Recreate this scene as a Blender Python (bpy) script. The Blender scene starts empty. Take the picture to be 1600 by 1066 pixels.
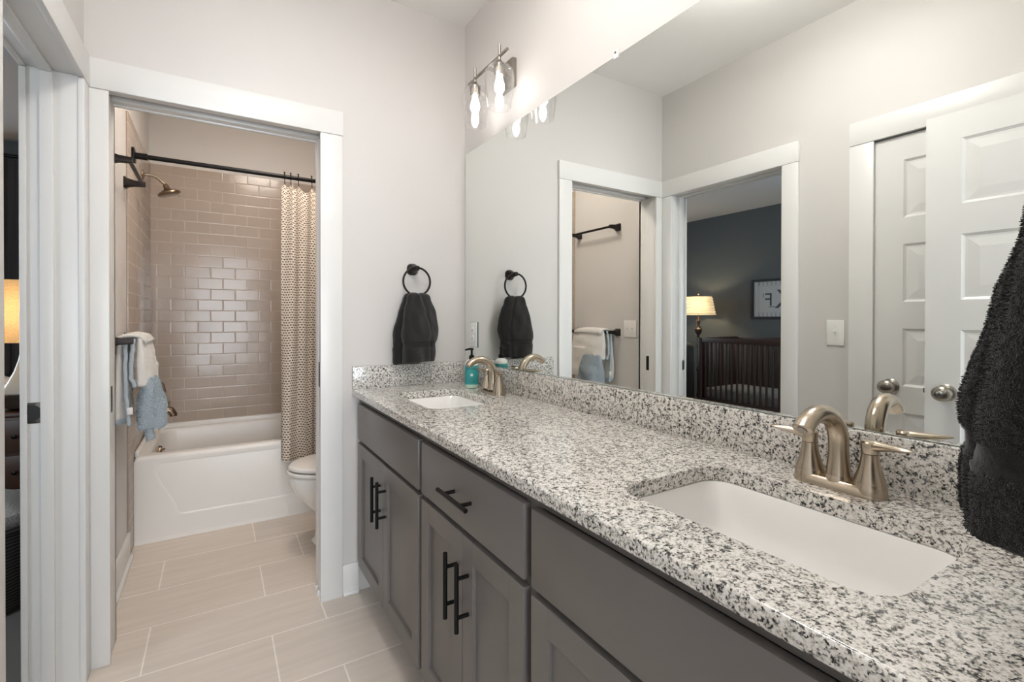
import bpy, bmesh, math, random
from mathutils import Vector, Matrix, noise
random.seed(7)
PI = math.pi
S = bpy.context.scene
COL = S.collection

# ------------------------------------------------------------------ camera, world, exposure
cam_d = bpy.data.cameras.new('camera')
cam_d.sensor_width = 36.0
cam_d.lens = 36.0 * 749.458 / 1600.0
cam_d.shift_x = 0.0
cam_d.shift_y = -(533.0 - 502.395) / 1600.0
cam_d.clip_start = 0.02
cam = bpy.data.objects.new('camera', cam_d)
COL.objects.link(cam)
_R = Vector((0.85159, -0.52420, 0.00169)); _U = Vector((0.00168, 0.00595, 0.99998)); _F = Vector((0.52420, 0.85157, -0.00595))
cam.matrix_world = Matrix(((_R.x, _U.x, -_F.x, -1.0742), (_R.y, _U.y, -_F.y, -2.2043), (_R.z, _U.z, -_F.z, 1.2302), (0, 0, 0, 1)))
S.camera = cam

world = bpy.data.worlds.new('world'); S.world = world; world.use_nodes = True
bg = world.node_tree.nodes['Background']
bg.inputs[0].default_value = (0.80, 0.90, 1.0, 1); bg.inputs[1].default_value = 1.0

S.view_settings.view_transform = 'Standard'
S.view_settings.look = 'None'
S.view_settings.gamma = 1.0
S.view_settings.use_curve_mapping = False
S.view_settings.exposure = 0.97
S.cycles.max_bounces = 10
S.cycles.diffuse_bounces = 5
S.cycles.glossy_bounces = 5
S.cycles.transmission_bounces = 6
S.cycles.transparent_max_bounces = 16
S.cycles.sample_clamp_indirect = 6.0
S.cycles.caustics_reflective = True
S.cycles.caustics_refractive = False
S.cycles.use_denoising = True

def area_light(name, loc, rot, sx, sy, power, color):
    l = bpy.data.lights.new(name, 'AREA'); l.shape = 'RECTANGLE'; l.size = sx; l.size_y = sy
    l.energy = power; l.color = color
    o = bpy.data.objects.new(name, l); o.location = loc; o.rotation_euler = rot; COL.objects.link(o)
    return o
def point_light(name, loc, power, color, r=0.03):
    l = bpy.data.lights.new(name, 'POINT'); l.energy = power; l.color = color; l.shadow_soft_size = r
    o = bpy.data.objects.new(name, l); o.location = loc; COL.objects.link(o)
    return o
# daylight of the hall window behind the camera
area_light('window_daylight', (-1.0, -4.95, 1.30), (PI/2, 0, 0), 1.7, 2.0, 62.0, (0.86, 0.93, 1.0))

# added cool fill light brightening the slate nursery, with no window behind it
area_light('nursery_fill', (-3.35, 3.24, 1.45), (-PI/2, 0, 0), 0.7, 1.5, 9.0, (0.80, 0.90, 1.0))

area_light('nursery_fill_near', (-3.35, -1.12, 1.5), (PI/2, 0, 0), 1.0, 1.4, 17.0, (0.84, 0.92, 1.0))  # added fill to light the crib front; this wall has no window

# room measures
XL = -1.466      # left wall face
YN = -2.157      # near wall face
H = 2.707        # ceiling
TW = 0.125       # wall thickness

# ------------------------------------------------------------------ materials
def mat(name, color, rough=0.5, metal=0.0, spec=0.5, bump=None, coat=0.0, sheen=0.0):
    m = bpy.data.materials.new(name); m.use_nodes = True
    b = m.node_tree.nodes['Principled BSDF']
    b.inputs['Base Color'].default_value = (*color, 1)
    b.inputs['Roughness'].default_value = rough
    b.inputs['Metallic'].default_value = metal
    b.inputs['Specular IOR Level'].default_value = spec
    if coat: b.inputs['Coat Weight'].default_value = coat
    if sheen: b.inputs['Sheen Weight'].default_value = sheen
    if bump:
        nt = m.node_tree
        tc = nt.nodes.new('ShaderNodeTexCoord'); nz = nt.nodes.new('ShaderNodeTexNoise')
        nz.inputs['Scale'].default_value = bump[0]; nz.inputs['Detail'].default_value = 3
        bp = nt.nodes.new('ShaderNodeBump'); bp.inputs['Strength'].default_value = bump[1]; bp.inputs['Distance'].default_value = bump[2]
        nt.links.new(tc.outputs['Object'], nz.inputs['Vector']); nt.links.new(nz.outputs['Fac'], bp.inputs['Height'])
        nt.links.new(bp.outputs['Normal'], b.inputs['Normal'])
    return m
def nodes(m): return m.node_tree, m.node_tree.nodes['Principled BSDF']
def ramp(nt, stops, interp='LINEAR'):
    r = nt.nodes.new('ShaderNodeValToRGB'); r.color_ramp.interpolation = interp
    e = r.color_ramp.elements
    e[0].position, e[0].color = stops[0][0], (*stops[0][1], 1)
    e[1].position, e[1].color = stops[1][0], (*stops[1][1], 1)
    for p, c in stops[2:]:
        x = e.new(p); x.color = (*c, 1)
    return r
def math_node(nt, op, a=None, b=None):
    n = nt.nodes.new('ShaderNodeMath'); n.operation = op
    for i, v in enumerate((a, b)):
        if v is None: continue
        if isinstance(v, (int, float)): n.inputs[i].default_value = v
        else: nt.links.new(v, n.inputs[i])
    return n.outputs[0]

M = {}
M['wall'] = mat('wall_paint', (0.625, 0.60, 0.578), 0.55, bump=(220, 0.05, 0.002))
M['ceil'] = mat('ceiling_paint', (0.88, 0.865, 0.845), 0.8)
M['trim'] = mat('trim_paint', (0.73, 0.72, 0.702), 0.32)
M['slate'] = mat('slate_wall_paint', (0.100, 0.108, 0.111), 0.6)
M['nwall'] = M['slate']
M['porc'] = mat('porcelain', (0.83, 0.815, 0.79), 0.12, coat=0.3)
M['acryl'] = mat('tub_enamel', (0.77, 0.745, 0.71), 0.30, spec=0.4)
M['cab'] = mat('cabinet_paint', (0.152, 0.139, 0.131), 0.38)
M['cabdark'] = mat('cabinet_shadow_gap', (0.02, 0.018, 0.017), 0.6)
M['black'] = mat('black_metal', (0.008, 0.007, 0.007), 0.38, 0.6)
M['bronze'] = mat('oil_rubbed_bronze', (0.022, 0.017, 0.015), 0.4, 0.7)
M['nickel'] = mat('brushed_nickel', (0.50, 0.425, 0.335), 0.25, 1.0)
M['nickel2'] = mat('satin_nickel', (0.33, 0.30, 0.265), 0.25, 1.0)
M['brass'] = mat('aged_bronze', (0.26, 0.19, 0.13), 0.28, 1.0)
M['plate'] = mat('white_plastic', (0.80, 0.79, 0.76), 0.35)
M['slot'] = mat('dark_slot', (0.02, 0.02, 0.02), 0.6)
M['towel'] = mat('charcoal_terry', (0.0155, 0.0140, 0.0135), 0.95, spec=0.1, bump=(700, 0.9, 0.004), sheen=0.25)
M['band'] = mat('charcoal_woven_band', (0.0185, 0.017, 0.0165), 0.95, spec=0.1, bump=(420, 0.5, 0.002), sheen=0.25)
M['wtowel'] = mat('white_terry', (0.74, 0.71, 0.67), 0.95, spec=0.1, bump=(500, 0.7, 0.003), sheen=0.2)
M['btowel'] = mat('pale_blue_plush', (0.50, 0.575, 0.63), 0.95, spec=0.1, bump=(450, 0.9, 0.006), sheen=0.4)
M['espresso'] = mat('espresso_wood', (0.056, 0.030, 0.024), 0.42)
M['mattress'] = mat('crib_sheet', (0.42, 0.42, 0.41), 0.85)
M['charcoal'] = mat('charcoal_fabric', (0.05, 0.048, 0.05), 0.9)
M['grayfab'] = mat('grey_upholstery', (0.13, 0.13, 0.125), 0.9, bump=(300, 0.4, 0.002))
M['brownwood'] = mat('brown_wood', (0.075, 0.033, 0.018), 0.4)
M['cream'] = mat('cream_knit', (0.55, 0.52, 0.47), 0.95, bump=(160, 0.8, 0.006))
M['whitefab'] = mat('white_cotton', (0.75, 0.74, 0.72), 0.9)
M['teal'] = mat('teal_label', (0.03, 0.30, 0.30), 0.45)
M['mint'] = mat('mint_soap_bottle', (0.48, 0.62, 0.50), 0.2)
M['ink'] = mat('dark_label_ink', (0.01, 0.08, 0.09), 0.5)
M['printink'] = mat('grey_print_ink', (0.06, 0.06, 0.06), 0.6)
M['paper'] = mat('print_paper', (0.50, 0.50, 0.50), 0.6)
M['stripe'] = mat('print_stripe', (0.36, 0.37, 0.38), 0.6)
M['hallfloor'] = mat('hall_carpet', (0.40, 0.36, 0.32), 0.95)
M['nfloor'] = mat('nursery_carpet', (0.25, 0.23, 0.21), 0.95)
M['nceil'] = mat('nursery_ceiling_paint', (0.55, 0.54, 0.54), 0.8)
M['darknickel'] = mat('dark_satin_nickel', (0.16, 0.145, 0.13), 0.42, 1.0)
M['chrome'] = mat('chrome_drain', (0.7, 0.7, 0.7), 0.15, 1.0)
M['clip'] = mat('clear_plastic_clip', (0.85, 0.85, 0.85), 0.1)

def make_glass():
    m = bpy.data.materials.new('clear_shade_glass'); m.use_nodes = True
    nt = m.node_tree; nt.nodes.clear()
    out = nt.nodes.new('ShaderNodeOutputMaterial'); mix = nt.nodes.new('ShaderNodeMixShader')
    lw = nt.nodes.new('ShaderNodeLayerWeight'); lw.inputs['Blend'].default_value = 0.25
    tr = nt.nodes.new('ShaderNodeBsdfTransparent'); tr.inputs[0].default_value = (0.99, 0.99, 0.99, 1)
    gl = nt.nodes.new('ShaderNodeBsdfGlossy'); gl.inputs['Roughness'].default_value = 0.03
    gl.inputs[0].default_value = (0.9, 0.9, 0.9, 1)
    p = math_node(nt, 'MULTIPLY', lw.outputs['Facing'], 0.45)
    p = math_node(nt, 'ADD', p, 0.02)
    nt.links.new(p, mix.inputs[0]); nt.links.new(tr.outputs[0], mix.inputs[1]); nt.links.new(gl.outputs[0], mix.inputs[2])
    nt.links.new(mix.outputs[0], out.inputs[0])
    return m
M['glass'] = make_glass()
def emit(name, color, strength):
    m = bpy.data.materials.new(name); m.use_nodes = True
    nt, b = nodes(m)
    b.inputs['Base Color'].default_value = (0.9, 0.9, 0.88, 1)
    b.inputs['Emission Color'].default_value = (*color, 1); b.inputs['Emission Strength'].default_value = strength
    return m
M['bulb'] = emit('lit_bulb', (1.0, 0.96, 0.92), 9.0)
M['dome'] = emit('fill_dome', (1.0, 0.97, 0.94), 20.0)  # bowl of the added vanity room fill light
M['dome_warm'] = emit('lit_dome_warm', (1.0, 0.90, 0.80), 16.0)
def make_mirror():
    m = mat('mirror_silver', (0.86, 0.885, 0.865), 0.0, 1.0)
    return m
M['mirror'] = make_mirror()
M['mirror_edge'] = mat('mirror_green_edge', (0.10, 0.16, 0.14), 0.15)
def shade(name, color, trans):
    m = bpy.data.materials.new(name); m.use_nodes = True
    nt = m.node_tree; nt.nodes.clear()
    out = nt.nodes.new('ShaderNodeOutputMaterial'); mix = nt.nodes.new('ShaderNodeMixShader'); mix.inputs[0].default_value = trans
    d = nt.nodes.new('ShaderNodeBsdfDiffuse'); d.inputs[0].default_value = (*color, 1)
    t = nt.nodes.new('ShaderNodeBsdfTranslucent'); t.inputs[0].default_value = (*color, 1)
    if 'burlap' in name:
        tc = nt.nodes.new('ShaderNodeTexCoord'); mp = nt.nodes.new('ShaderNodeMapping'); mp.inputs['Scale'].default_value = (60, 60, 420)
        nz = nt.nodes.new('ShaderNodeTexNoise'); nz.inputs['Scale'].default_value = 1.0; nz.inputs['Detail'].default_value = 2
        r = ramp(nt, [(0.35, tuple(c*0.72 for c in color)), (0.65, color)])
        nt.links.new(tc.outputs['Object'], mp.inputs[0]); nt.links.new(mp.outputs[0], nz.inputs[0]); nt.links.new(nz.outputs['Fac'], r.inputs[0])
        nt.links.new(r.outputs[0], d.inputs[0]); nt.links.new(r.outputs[0], t.inputs[0])
    nt.links.new(d.outputs[0], mix.inputs[1]); nt.links.new(t.outputs[0], mix.inputs[2]); nt.links.new(mix.outputs[0], out.inputs[0])
    return m
M['shade_white'] = shade('pleated_white_shade', (0.80, 0.74, 0.62), 0.38)
M['shade_burlap'] = shade('burlap_shade', (0.75, 0.58, 0.36), 0.5)

def make_granite():
    m = mat('speckled_granite', (0.6, 0.6, 0.6), 0.16, coat=0.15)
    nt, b = nodes(m)
    tc = nt.nodes.new('ShaderNodeTexCoord')
    wob = nt.nodes.new('ShaderNodeTexNoise'); wob.inputs['Scale'].default_value = 320; wob.inputs['Detail'].default_value = 2
    nt.links.new(tc.outputs['Object'], wob.inputs['Vector'])
    vm = nt.nodes.new('ShaderNodeVectorMath'); vm.operation = 'MULTIPLY_ADD'
    vm.inputs[1].default_value = (0.003, 0.003, 0.003)
    nt.links.new(wob.outputs['Color'], vm.inputs[0]); nt.links.new(tc.outputs['Object'], vm.inputs[2])
    v = nt.nodes.new('ShaderNodeTexVoronoi'); v.inputs['Scale'].default_value = 350; v.feature = 'F1'
    nt.links.new(vm.outputs[0], v.inputs['Vector'])
    sep = nt.nodes.new('ShaderNodeSeparateColor'); nt.links.new(v.outputs['Color'], sep.inputs[0])
    n1 = nt.nodes.new('ShaderNodeTexNoise'); n1.inputs['Scale'].default_value = 118; n1.inputs['Detail'].default_value = 3; n1.inputs['Roughness'].default_value = 0.6
    nt.links.new(tc.outputs['Object'], n1.inputs['Vector'])
    a = math_node(nt, 'MULTIPLY', sep.outputs[0], 0.42)
    c = math_node(nt, 'MULTIPLY', n1.outputs['Fac'], 1.25)
    d = math_node(nt, 'ADD', a, c)
    d = math_node(nt, 'MULTIPLY', d, 0.6)
    r = ramp(nt, [(0.345, (0.018, 0.017, 0.018)), (0.385, (0.10, 0.095, 0.092)), (0.425, (0.28, 0.28, 0.265)), (0.475, (0.52, 0.49, 0.435)), (0.54, (0.70, 0.665, 0.62)), (0.64, (0.78, 0.76, 0.73))])
    nt.links.new(d, r.inputs[0])
    nt.links.new(r.outputs[0], b.inputs['Base Color'])
    return m
M['granite'] = make_granite()

def make_floor():
    m = mat('floor_tile', (0.45, 0.4, 0.35), 0.42)
    nt, b = nodes(m)
    g = nt.nodes.new('ShaderNodeNewGeometry')
    mp = nt.nodes.new('ShaderNodeMapping'); mp.vector_type = 'POINT'
    W, RH = 0.608, 0.3065
    # even rows: joint at x=-0.692; odd rows: joint at x=-0.894
    off = 0.406
    mp.inputs['Location'].default_value = (0.692 - off + 20*W, 0.140 + 20*RH, 0)
    nt.links.new(g.outputs['Position'], mp.inputs['Vector'])
    br = nt.nodes.new('ShaderNodeTexBrick')
    br.offset = off / W; br.offset_frequency = 2; br.squash = 1.0
    br.inputs['Scale'].default_value = 1.0
    br.inputs['Mortar Size'].default_value = 0.0028; br.inputs['Mortar Smooth'].default_value = 0.1
    br.inputs['Brick Width'].default_value = W; br.inputs['Row Height'].default_value = RH
    br.inputs['Color1'].default_value = (0.655, 0.585, 0.515, 1); br.inputs['Color2'].default_value = (0.61, 0.545, 0.482, 1)
    br.inputs['Mortar'].default_value = (0.84, 0.79, 0.73, 1)
    nt.links.new(mp.outputs[0], br.inputs['Vector'])
    m2 = nt.nodes.new('ShaderNodeMapping'); m2.inputs['Scale'].default_value = (3, 34, 3)
    nt.links.new(g.outputs['Position'], m2.inputs['Vector'])
    nz = nt.nodes.new('ShaderNodeTexNoise'); nz.inputs['Scale'].default_value = 1; nz.inputs['Detail'].default_value = 4
    nt.links.new(m2.outputs[0], nz.inputs['Vector'])
    r = ramp(nt, [(0.3, (0.92, 0.92, 0.925)), (0.7, (1.04, 1.035, 1.03))])
    nt.links.new(nz.outputs['Fac'], r.inputs[0])
    mx = nt.nodes.new('ShaderNodeMix'); mx.data_type = 'RGBA'; mx.blend_type = 'MULTIPLY'; mx.inputs[0].default_value = 1
    nt.links.new(br.outputs['Color'], mx.inputs[6]); nt.links.new(r.outputs[0], mx.inputs[7])
    nt.links.new(mx.outputs[2], b.inputs['Base Color'])
    bp = nt.nodes.new('ShaderNodeBump'); bp.invert = True; bp.inputs['Strength'].default_value = 0.4; bp.inputs['Distance'].default_value = 0.002
    nt.links.new(br.outputs['Fac'], bp.inputs['Height']); nt.links.new(bp.outputs['Normal'], b.inputs['Normal'])
    return m
M['floor'] = make_floor()

def make_subway(name, axis):
    m = mat(name, (0.4, 0.34, 0.29), 0.17, spec=0.4)
    nt, b = nodes(m)
    g = nt.nodes.new('ShaderNodeNewGeometry'); sp = nt.nodes.new('ShaderNodeSeparateXYZ'); cb = nt.nodes.new('ShaderNodeCombineXYZ')
    nt.links.new(g.outputs['Position'], sp.inputs[0])
    W, RH = 0.1545, 0.0785
    h = math_node(nt, 'ADD', sp.outputs[axis], 20*W + 0.03); v = math_node(nt, 'ADD', sp.outputs[2], 40*RH - 0.498)
    nt.links.new(h, cb.inputs[0]); nt.links.new(v, cb.inputs[1])
    def brick(mortar, smooth):
        br = nt.nodes.new('ShaderNodeTexBrick'); br.offset = 0.5; br.offset_frequency = 2
        br.inputs['Scale'].default_value = 1.0
        br.inputs['Mortar Size'].default_value = mortar; br.inputs['Mortar Smooth'].default_value = smooth
        br.inputs['Brick Width'].default_value = W; br.inputs['Row Height'].default_value = RH
        br.inputs['Color1'].default_value = (0.405, 0.335, 0.282, 1); br.inputs['Color2'].default_value = (0.386, 0.318, 0.268, 1)
        br.inputs['Mortar'].default_value = (0.48, 0.41, 0.35, 1)
        nt.links.new(cb.outputs[0], br.inputs['Vector'])
        return br
    b1 = brick(0.0011, 0.1); b2 = brick(0.006, 1.0)
    nt.links.new(b1.outputs['Color'], b.inputs['Base Color'])
    rr = ramp(nt, [(0.0, (0.17, 0.17, 0.17)), (1.0, (0.6, 0.6, 0.6))]); nt.links.new(b1.outputs['Fac'], rr.inputs[0]); nt.links.new(rr.outputs[0], b.inputs['Roughness'])
    nz = nt.nodes.new('ShaderNodeTexNoise'); nz.inputs['Scale'].default_value = 14; nz.inputs['Detail'].default_value = 1
    nt.links.new(g.outputs['Position'], nz.inputs['Vector'])
    k = math_node(nt, 'MULTIPLY', nz.outputs['Fac'], -0.9)
    hh = math_node(nt, 'ADD', b2.outputs['Fac'], k)
    bp = nt.nodes.new('ShaderNodeBump'); bp.invert = True; bp.inputs['Strength'].default_value = 0.22; bp.inputs['Distance'].default_value = 0.002
    nt.links.new(hh, bp.inputs['Height'])
    # every tile sits at its own slight tilt
    b3 = brick(0.0, 0.0); b3.inputs['Color1'].default_value = (0, 0, 0, 1); b3.inputs['Color2'].default_value = (1, 1, 1, 1)
    sc = nt.nodes.new('ShaderNodeSeparateColor'); nt.links.new(b3.outputs['Color'], sc.inputs[0])
    r1 = sc.outputs[0]; r2 = math_node(nt, 'FRACT', math_node(nt, 'MULTIPLY', r1, 7.31))
    k1 = math_node(nt, 'MULTIPLY', math_node(nt, 'SUBTRACT', r1, 0.5), 0.022); k2 = math_node(nt, 'MULTIPLY', math_node(nt, 'SUBTRACT', r2, 0.5), 0.022)
    cv = nt.nodes.new('ShaderNodeCombineXYZ'); nt.links.new(k1, cv.inputs[axis]); nt.links.new(k2, cv.inputs[2])
    va = nt.nodes.new('ShaderNodeVectorMath'); va.operation = 'ADD'; nt.links.new(bp.outputs['Normal'], va.inputs[0]); nt.links.new(cv.outputs[0], va.inputs[1])
    vn = nt.nodes.new('ShaderNodeVectorMath'); vn.operation = 'NORMALIZE'; nt.links.new(va.outputs[0], vn.inputs[0])
    nt.links.new(vn.outputs[0], b.inputs['Normal'])
    return m
M['tile_x'] = make_subway('taupe_subway_tile', 0)
M['tile_y'] = make_subway('taupe_subway_tile_side', 1)

def make_curtain():
    m = mat('dash_print_curtain', (0.7, 0.6, 0.5), 0.9, spec=0.15)
    nt, b = nodes(m)
    uv = nt.nodes.new('ShaderNodeUVMap'); sp = nt.nodes.new('ShaderNodeSeparateXYZ'); nt.links.new(uv.outputs[0], sp.inputs[0])
    row = math_node(nt, 'DIVIDE', sp.outputs[1], 0.0155); rf = math_node(nt, 'FLOOR', row)
    half = math_node(nt, 'MULTIPLY', rf, 0.5)
    u = math_node(nt, 'DIVIDE', sp.outputs[0], 0.021); u = math_node(nt, 'ADD', u, half)
    fu = math_node(nt, 'FRACT', u); fv = math_node(nt, 'FRACT', row)
    du = math_node(nt, 'ABSOLUTE', math_node(nt, 'SUBTRACT', fu, 0.5)); dv = math_node(nt, 'ABSOLUTE', math_node(nt, 'SUBTRACT', fv, 0.5))
    mu = math_node(nt, 'LESS_THAN', du, 0.32); mv = math_node(nt, 'LESS_THAN', dv, 0.21)
    k = math_node(nt, 'MULTIPLY', mu, mv)
    mx = nt.nodes.new('ShaderNodeMix'); mx.data_type = 'RGBA'
    mx.inputs[6].default_value = (0.72, 0.645, 0.555, 1); mx.inputs[7].default_value = (0.10, 0.062, 0.045, 1)
    nt.links.new(k, mx.inputs[0]); nt.links.new(mx.outputs[2], b.inputs['Base Color'])
    return m
M['curtain'] = make_curtain()
def make_weave():
    m = mat('dark_woven_fibre', (0.06, 0.05, 0.04), 0.8)
    nt, b = nodes(m)
    tc = nt.nodes.new('ShaderNodeTexCoord'); w = nt.nodes.new('ShaderNodeTexWave'); w.bands_direction = 'Z'; w.inputs['Scale'].default_value = 22; w.inputs['Distortion'].default_value = 2
    nt.links.new(tc.outputs['Object'], w.inputs['Vector'])
    r = ramp(nt, [(0.2, (0.02, 0.018, 0.016)), (0.8, (0.12, 0.10, 0.085))]); nt.links.new(w.outputs['Fac'], r.inputs[0]); nt.links.new(r.outputs[0], b.inputs['Base Color'])
    return m
M['weave'] = make_weave()
def make_twotone():
    m = mat('two_tone_glaze', (0.7, 0.68, 0.62), 0.12)
    nt, b = nodes(m)
    tc = nt.nodes.new('ShaderNodeTexCoord'); sp = nt.nodes.new('ShaderNodeSeparateXYZ'); nt.links.new(tc.outputs['Object'], sp.inputs[0])
    r = ramp(nt, [(0.112, (0.055, 0.04, 0.03)), (0.122, (0.68, 0.65, 0.58))]); nt.links.new(sp.outputs[2], r.inputs[0]); nt.links.new(r.outputs[0], b.inputs['Base Color'])
    return m
M['glaze'] = make_twotone()

# ------------------------------------------------------------------ builders
class MB:
    """gathers shapes in world coordinates; build() links them as one mesh"""
    def __init__(s): s.v = []; s.f = []; s.mi = []; s.sm = []; s.uv = None
    def add(s, vs, fs, mi=0, smooth=False):
        o = len(s.v); s.v += [tuple(p) for p in vs]
        for f in fs: s.f.append([o+i for i in f]); s.mi.append(mi); s.sm.append(smooth)
        return s
    def box(s, x0, x1, y0, y1, z0, z1, bev=0.0, seg=2, mi=0, xf=None):
        bm = bmesh.new(); bmesh.ops.create_cube(bm, size=1)
        for v in bm.verts: v.co = Vector(((x0+x1)/2 + v.co.x*(x1-x0), (y0+y1)/2 + v.co.y*(y1-y0), (z0+z1)/2 + v.co.z*(z1-z0)))
        if bev > 0: bmesh.ops.bevel(bm, geom=list(bm.edges), offset=bev, segments=seg, affect='EDGES', profile=0.5)
        s.from_bm(bm, mi, bev > 0, xf); return s
    def from_bm(s, bm, mi=0, smooth=False, xf=None):
        if xf: bmesh.ops.transform(bm, matrix=xf, verts=list(bm.verts))
        bm.verts.index_update()
        s.add([v.co[:] for v in bm.verts], [[v.index for v in f.verts] for f in bm.faces], mi, smooth); bm.free()
    def rings(s, loops, closed=True, cap0=True, cap1=True, mi=0, smooth=True):
        n = len(loops[0]); vs = [p for l in loops for p in l]; fs = []
        for k in range(len(loops)-1):
            for i in range(n if closed else n-1):
                j = (i+1) % n
                fs.append([k*n+i, k*n+j, (k+1)*n+j, (k+1)*n+i])
        if cap0: fs.append(list(range(n))[::-1])
        if cap1: fs.append([(len(loops)-1)*n+i for i in range(n)])
        return s.add(vs, fs, mi, smooth)
    def tube(s, path, rad, seg=12, mi=0, flat=None, caps=True):
        """swept circle; rad number or list; flat=(a,b) scales the section sideways/upwards"""
        P = [Vector(p) for p in path]; n = len(P)
        if isinstance(rad, (int, float)): rad = [rad]*n
        t0 = (P[1]-P[0]).normalized()
        up = Vector((0, 0, 1)) if abs(t0.z) < 0.9 else Vector((1, 0, 0))
        side = t0.cross(up).normalized(); loops = []
        for i in range(n):
            t = (P[min(i+1, n-1)] - P[max(i-1, 0)]).normalized()
            side = (side - t*side.dot(t)).normalized(); u = side.cross(t).normalized()
            a, b = (flat[i] if isinstance(flat, list) else flat) if flat else (1, 1)
            loops.append([P[i] + (side*math.cos(q)*a + u*math.sin(q)*b)*rad[i] for q in [2*PI*k/seg for k in range(seg)]])
        return s.rings(loops, True, caps, caps, mi)
    def lathe(s, prof, c, axis='z', seg=24, mi=0, caps=(True, True), smooth=True, flip=1):
        """prof: (radius, distance along axis)"""
        loops = []
        for r, d in prof:
            L = []
            for k in range(seg):
                q = 2*PI*k/seg; a, b = r*math.cos(q), r*math.sin(q)
                p = {'z': (a, b, d), 'x': (d, a, b), 'y': (a, d, b)}[axis]
                L.append((c[0]+p[0], c[1]+p[1], c[2]+p[2]))
            loops.append(L)
        return s.rings(loops, True, caps[0], caps[1], mi, smooth)
    def build(s, name, m, parent=None, kind=None, label=None, cat=None, group=None, loc=None, fixn=True, auto=35, uvs=None):
        me = bpy.data.meshes.new(name)
        base = Vector((0, 0, 0))
        r = parent
        while r is not None and r.parent is not None: r = r.parent
        if r is not None: base = r.location
        elif loc is not None: base = Vector(loc)
        elif s.v:
            xs = [p[0] for p in s.v]; ys = [p[1] for p in s.v]; zs = [p[2] for p in s.v]
            base = Vector(((min(xs)+max(xs))/2, (min(ys)+max(ys))/2, min(zs)))
        me.from_pydata([Vector(p)-base for p in s.v], [], s.f)
        ms = m if isinstance(m, (list, tuple)) else [m]
        for q in ms: me.materials.append(q)
        me.polygons.foreach_set('material_index', s.mi); me.polygons.foreach_set('use_smooth', s.sm)
        if uvs:
            l = me.uv_layers.new(name='UVMap')
            for lp in me.loops: l.data[lp.index].uv = uvs[lp.vertex_index]
        if fixn:
            bm = bmesh.new(); bm.from_mesh(me); bmesh.ops.recalc_face_normals(bm, faces=list(bm.faces)); bm.to_mesh(me); bm.free()
        me.update()
        if auto: me.set_sharp_from_angle(angle=math.radians(auto))
        o = bpy.data.objects.new(name, me); COL.objects.link(o)
        if parent is not None: o.parent = parent
        else: o.location = base
        tag(o, label, cat, group, kind)
        return o
def tag(o, label=None, cat=None, group=None, kind=None):
    if label: o['label'] = label
    if cat: o['category'] = cat
    if group: o['group'] = group
    if kind: o['kind'] = kind
    return o
def thing(name, loc, label, cat, group=None, kind=None):
    o = bpy.data.objects.new(name, None); o.empty_display_size = 0.05; o.location = loc; COL.objects.link(o)
    return tag(o, label, cat, group, kind)
def dup(root, loc, label, group=None):
    def cp(o, par):
        c = o.copy(); COL.objects.link(c); c.parent = par
        for ch in o.children: cp(ch, c)
        return c
    r = cp(root, None); r.location = loc; r['label'] = label
    if group: r['group'] = group
    return r
def struct(name, label, cat, mb, m, parent=None, **k): return mb.build(name, m, parent, 'structure', label, cat, **k)
def rrect(x0, x1, y0, y1, r, z, n=6):
    """rounded rectangle loop"""
    r = min(r, (x1-x0)/2-1e-4, (y1-y0)/2-1e-4); L = []
    for cx, cy, a0 in ((x1-r, y1-r, 0), (x0+r, y1-r, PI/2), (x0+r, y0+r, PI), (x1-r, y0+r, 1.5*PI)):
        for k in range(n+1):
            a = a0 + PI/2*k/n; L.append((cx+r*math.cos(a), cy+r*math.sin(a), z))
    return L
def arc(c, r, a0, a1, n, plane='xz'):
    L = []
    for k in range(n+1):
        a = a0+(a1-a0)*k/n; u, v = r*math.cos(a), r*math.sin(a)
        L.append({'xz': (c[0]+u, c[1], c[2]+v), 'yz': (c[0], c[1]+u, c[2]+v), 'xy': (c[0]+u, c[1]+v, c[2])}[plane])
    return L
def lerp(a, b, t): return a+(b-a)*t
def sstep(a, b, x):
    t = max(0, min(1, (x-a)/(b-a))); return t*t*(3-2*t)
def text_mesh(body, size, extrude=0.0):
    cu = bpy.data.curves.new('t', 'FONT'); cu.body = body; cu.size = size; cu.align_x = 'CENTER'; cu.align_y = 'CENTER'; cu.extrude = extrude
    o = bpy.data.objects.new('t', cu); COL.objects.link(o)
    dg = bpy.context.evaluated_depsgraph_get(); me = o.evaluated_get(dg).to_mesh()
    vs = [tuple(v.co) for v in me.vertices]; fs = [list(p.vertices) for p in me.polygons]
    o.evaluated_get(dg).to_mesh_clear(); bpy.data.objects.remove(o); bpy.data.curves.remove(cu)
    return vs, fs

# ------------------------------------------------------------------ shell of the two rooms
YT = 1.885       # tiled wall behind the tub
XR2 = 0.02       # right wall of the tub room
struct('floor', 'beige rectangular floor tiles laid in a staggered bond', 'floor', MB().box(XL-TW, 0.25, YN-0.06, YT+0.1, -0.1, 0), M['floor'])
struct('ceiling', 'flat white ceiling above the vanity and tub rooms', 'ceiling', MB().box(XL-TW, 0.25, YN-0.13, YT+0.1, H, H+0.1), M['ceil'])
struct('wall_right', 'pale greige wall carrying the big vanity mirror', 'wall', MB().box(0, 0.15, YN-0.13, 0.0, 0, H), M['wall'])
# back wall with the doorway to the tub room (opening between jamb backs -1.412 and -0.682)
OX0, OX1, OZ = -1.418, -0.676, 2.05
OZB = 2.11
struct('wall_back', 'pale greige wall with the tub room doorway', 'wall',
       MB().box(XL, OX0, 0, TW, 0, H).box(OX1, 0.15, 0, TW, 0, H).box(OX0, OX1, 0, TW, OZB, H), M['wall'])
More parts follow.
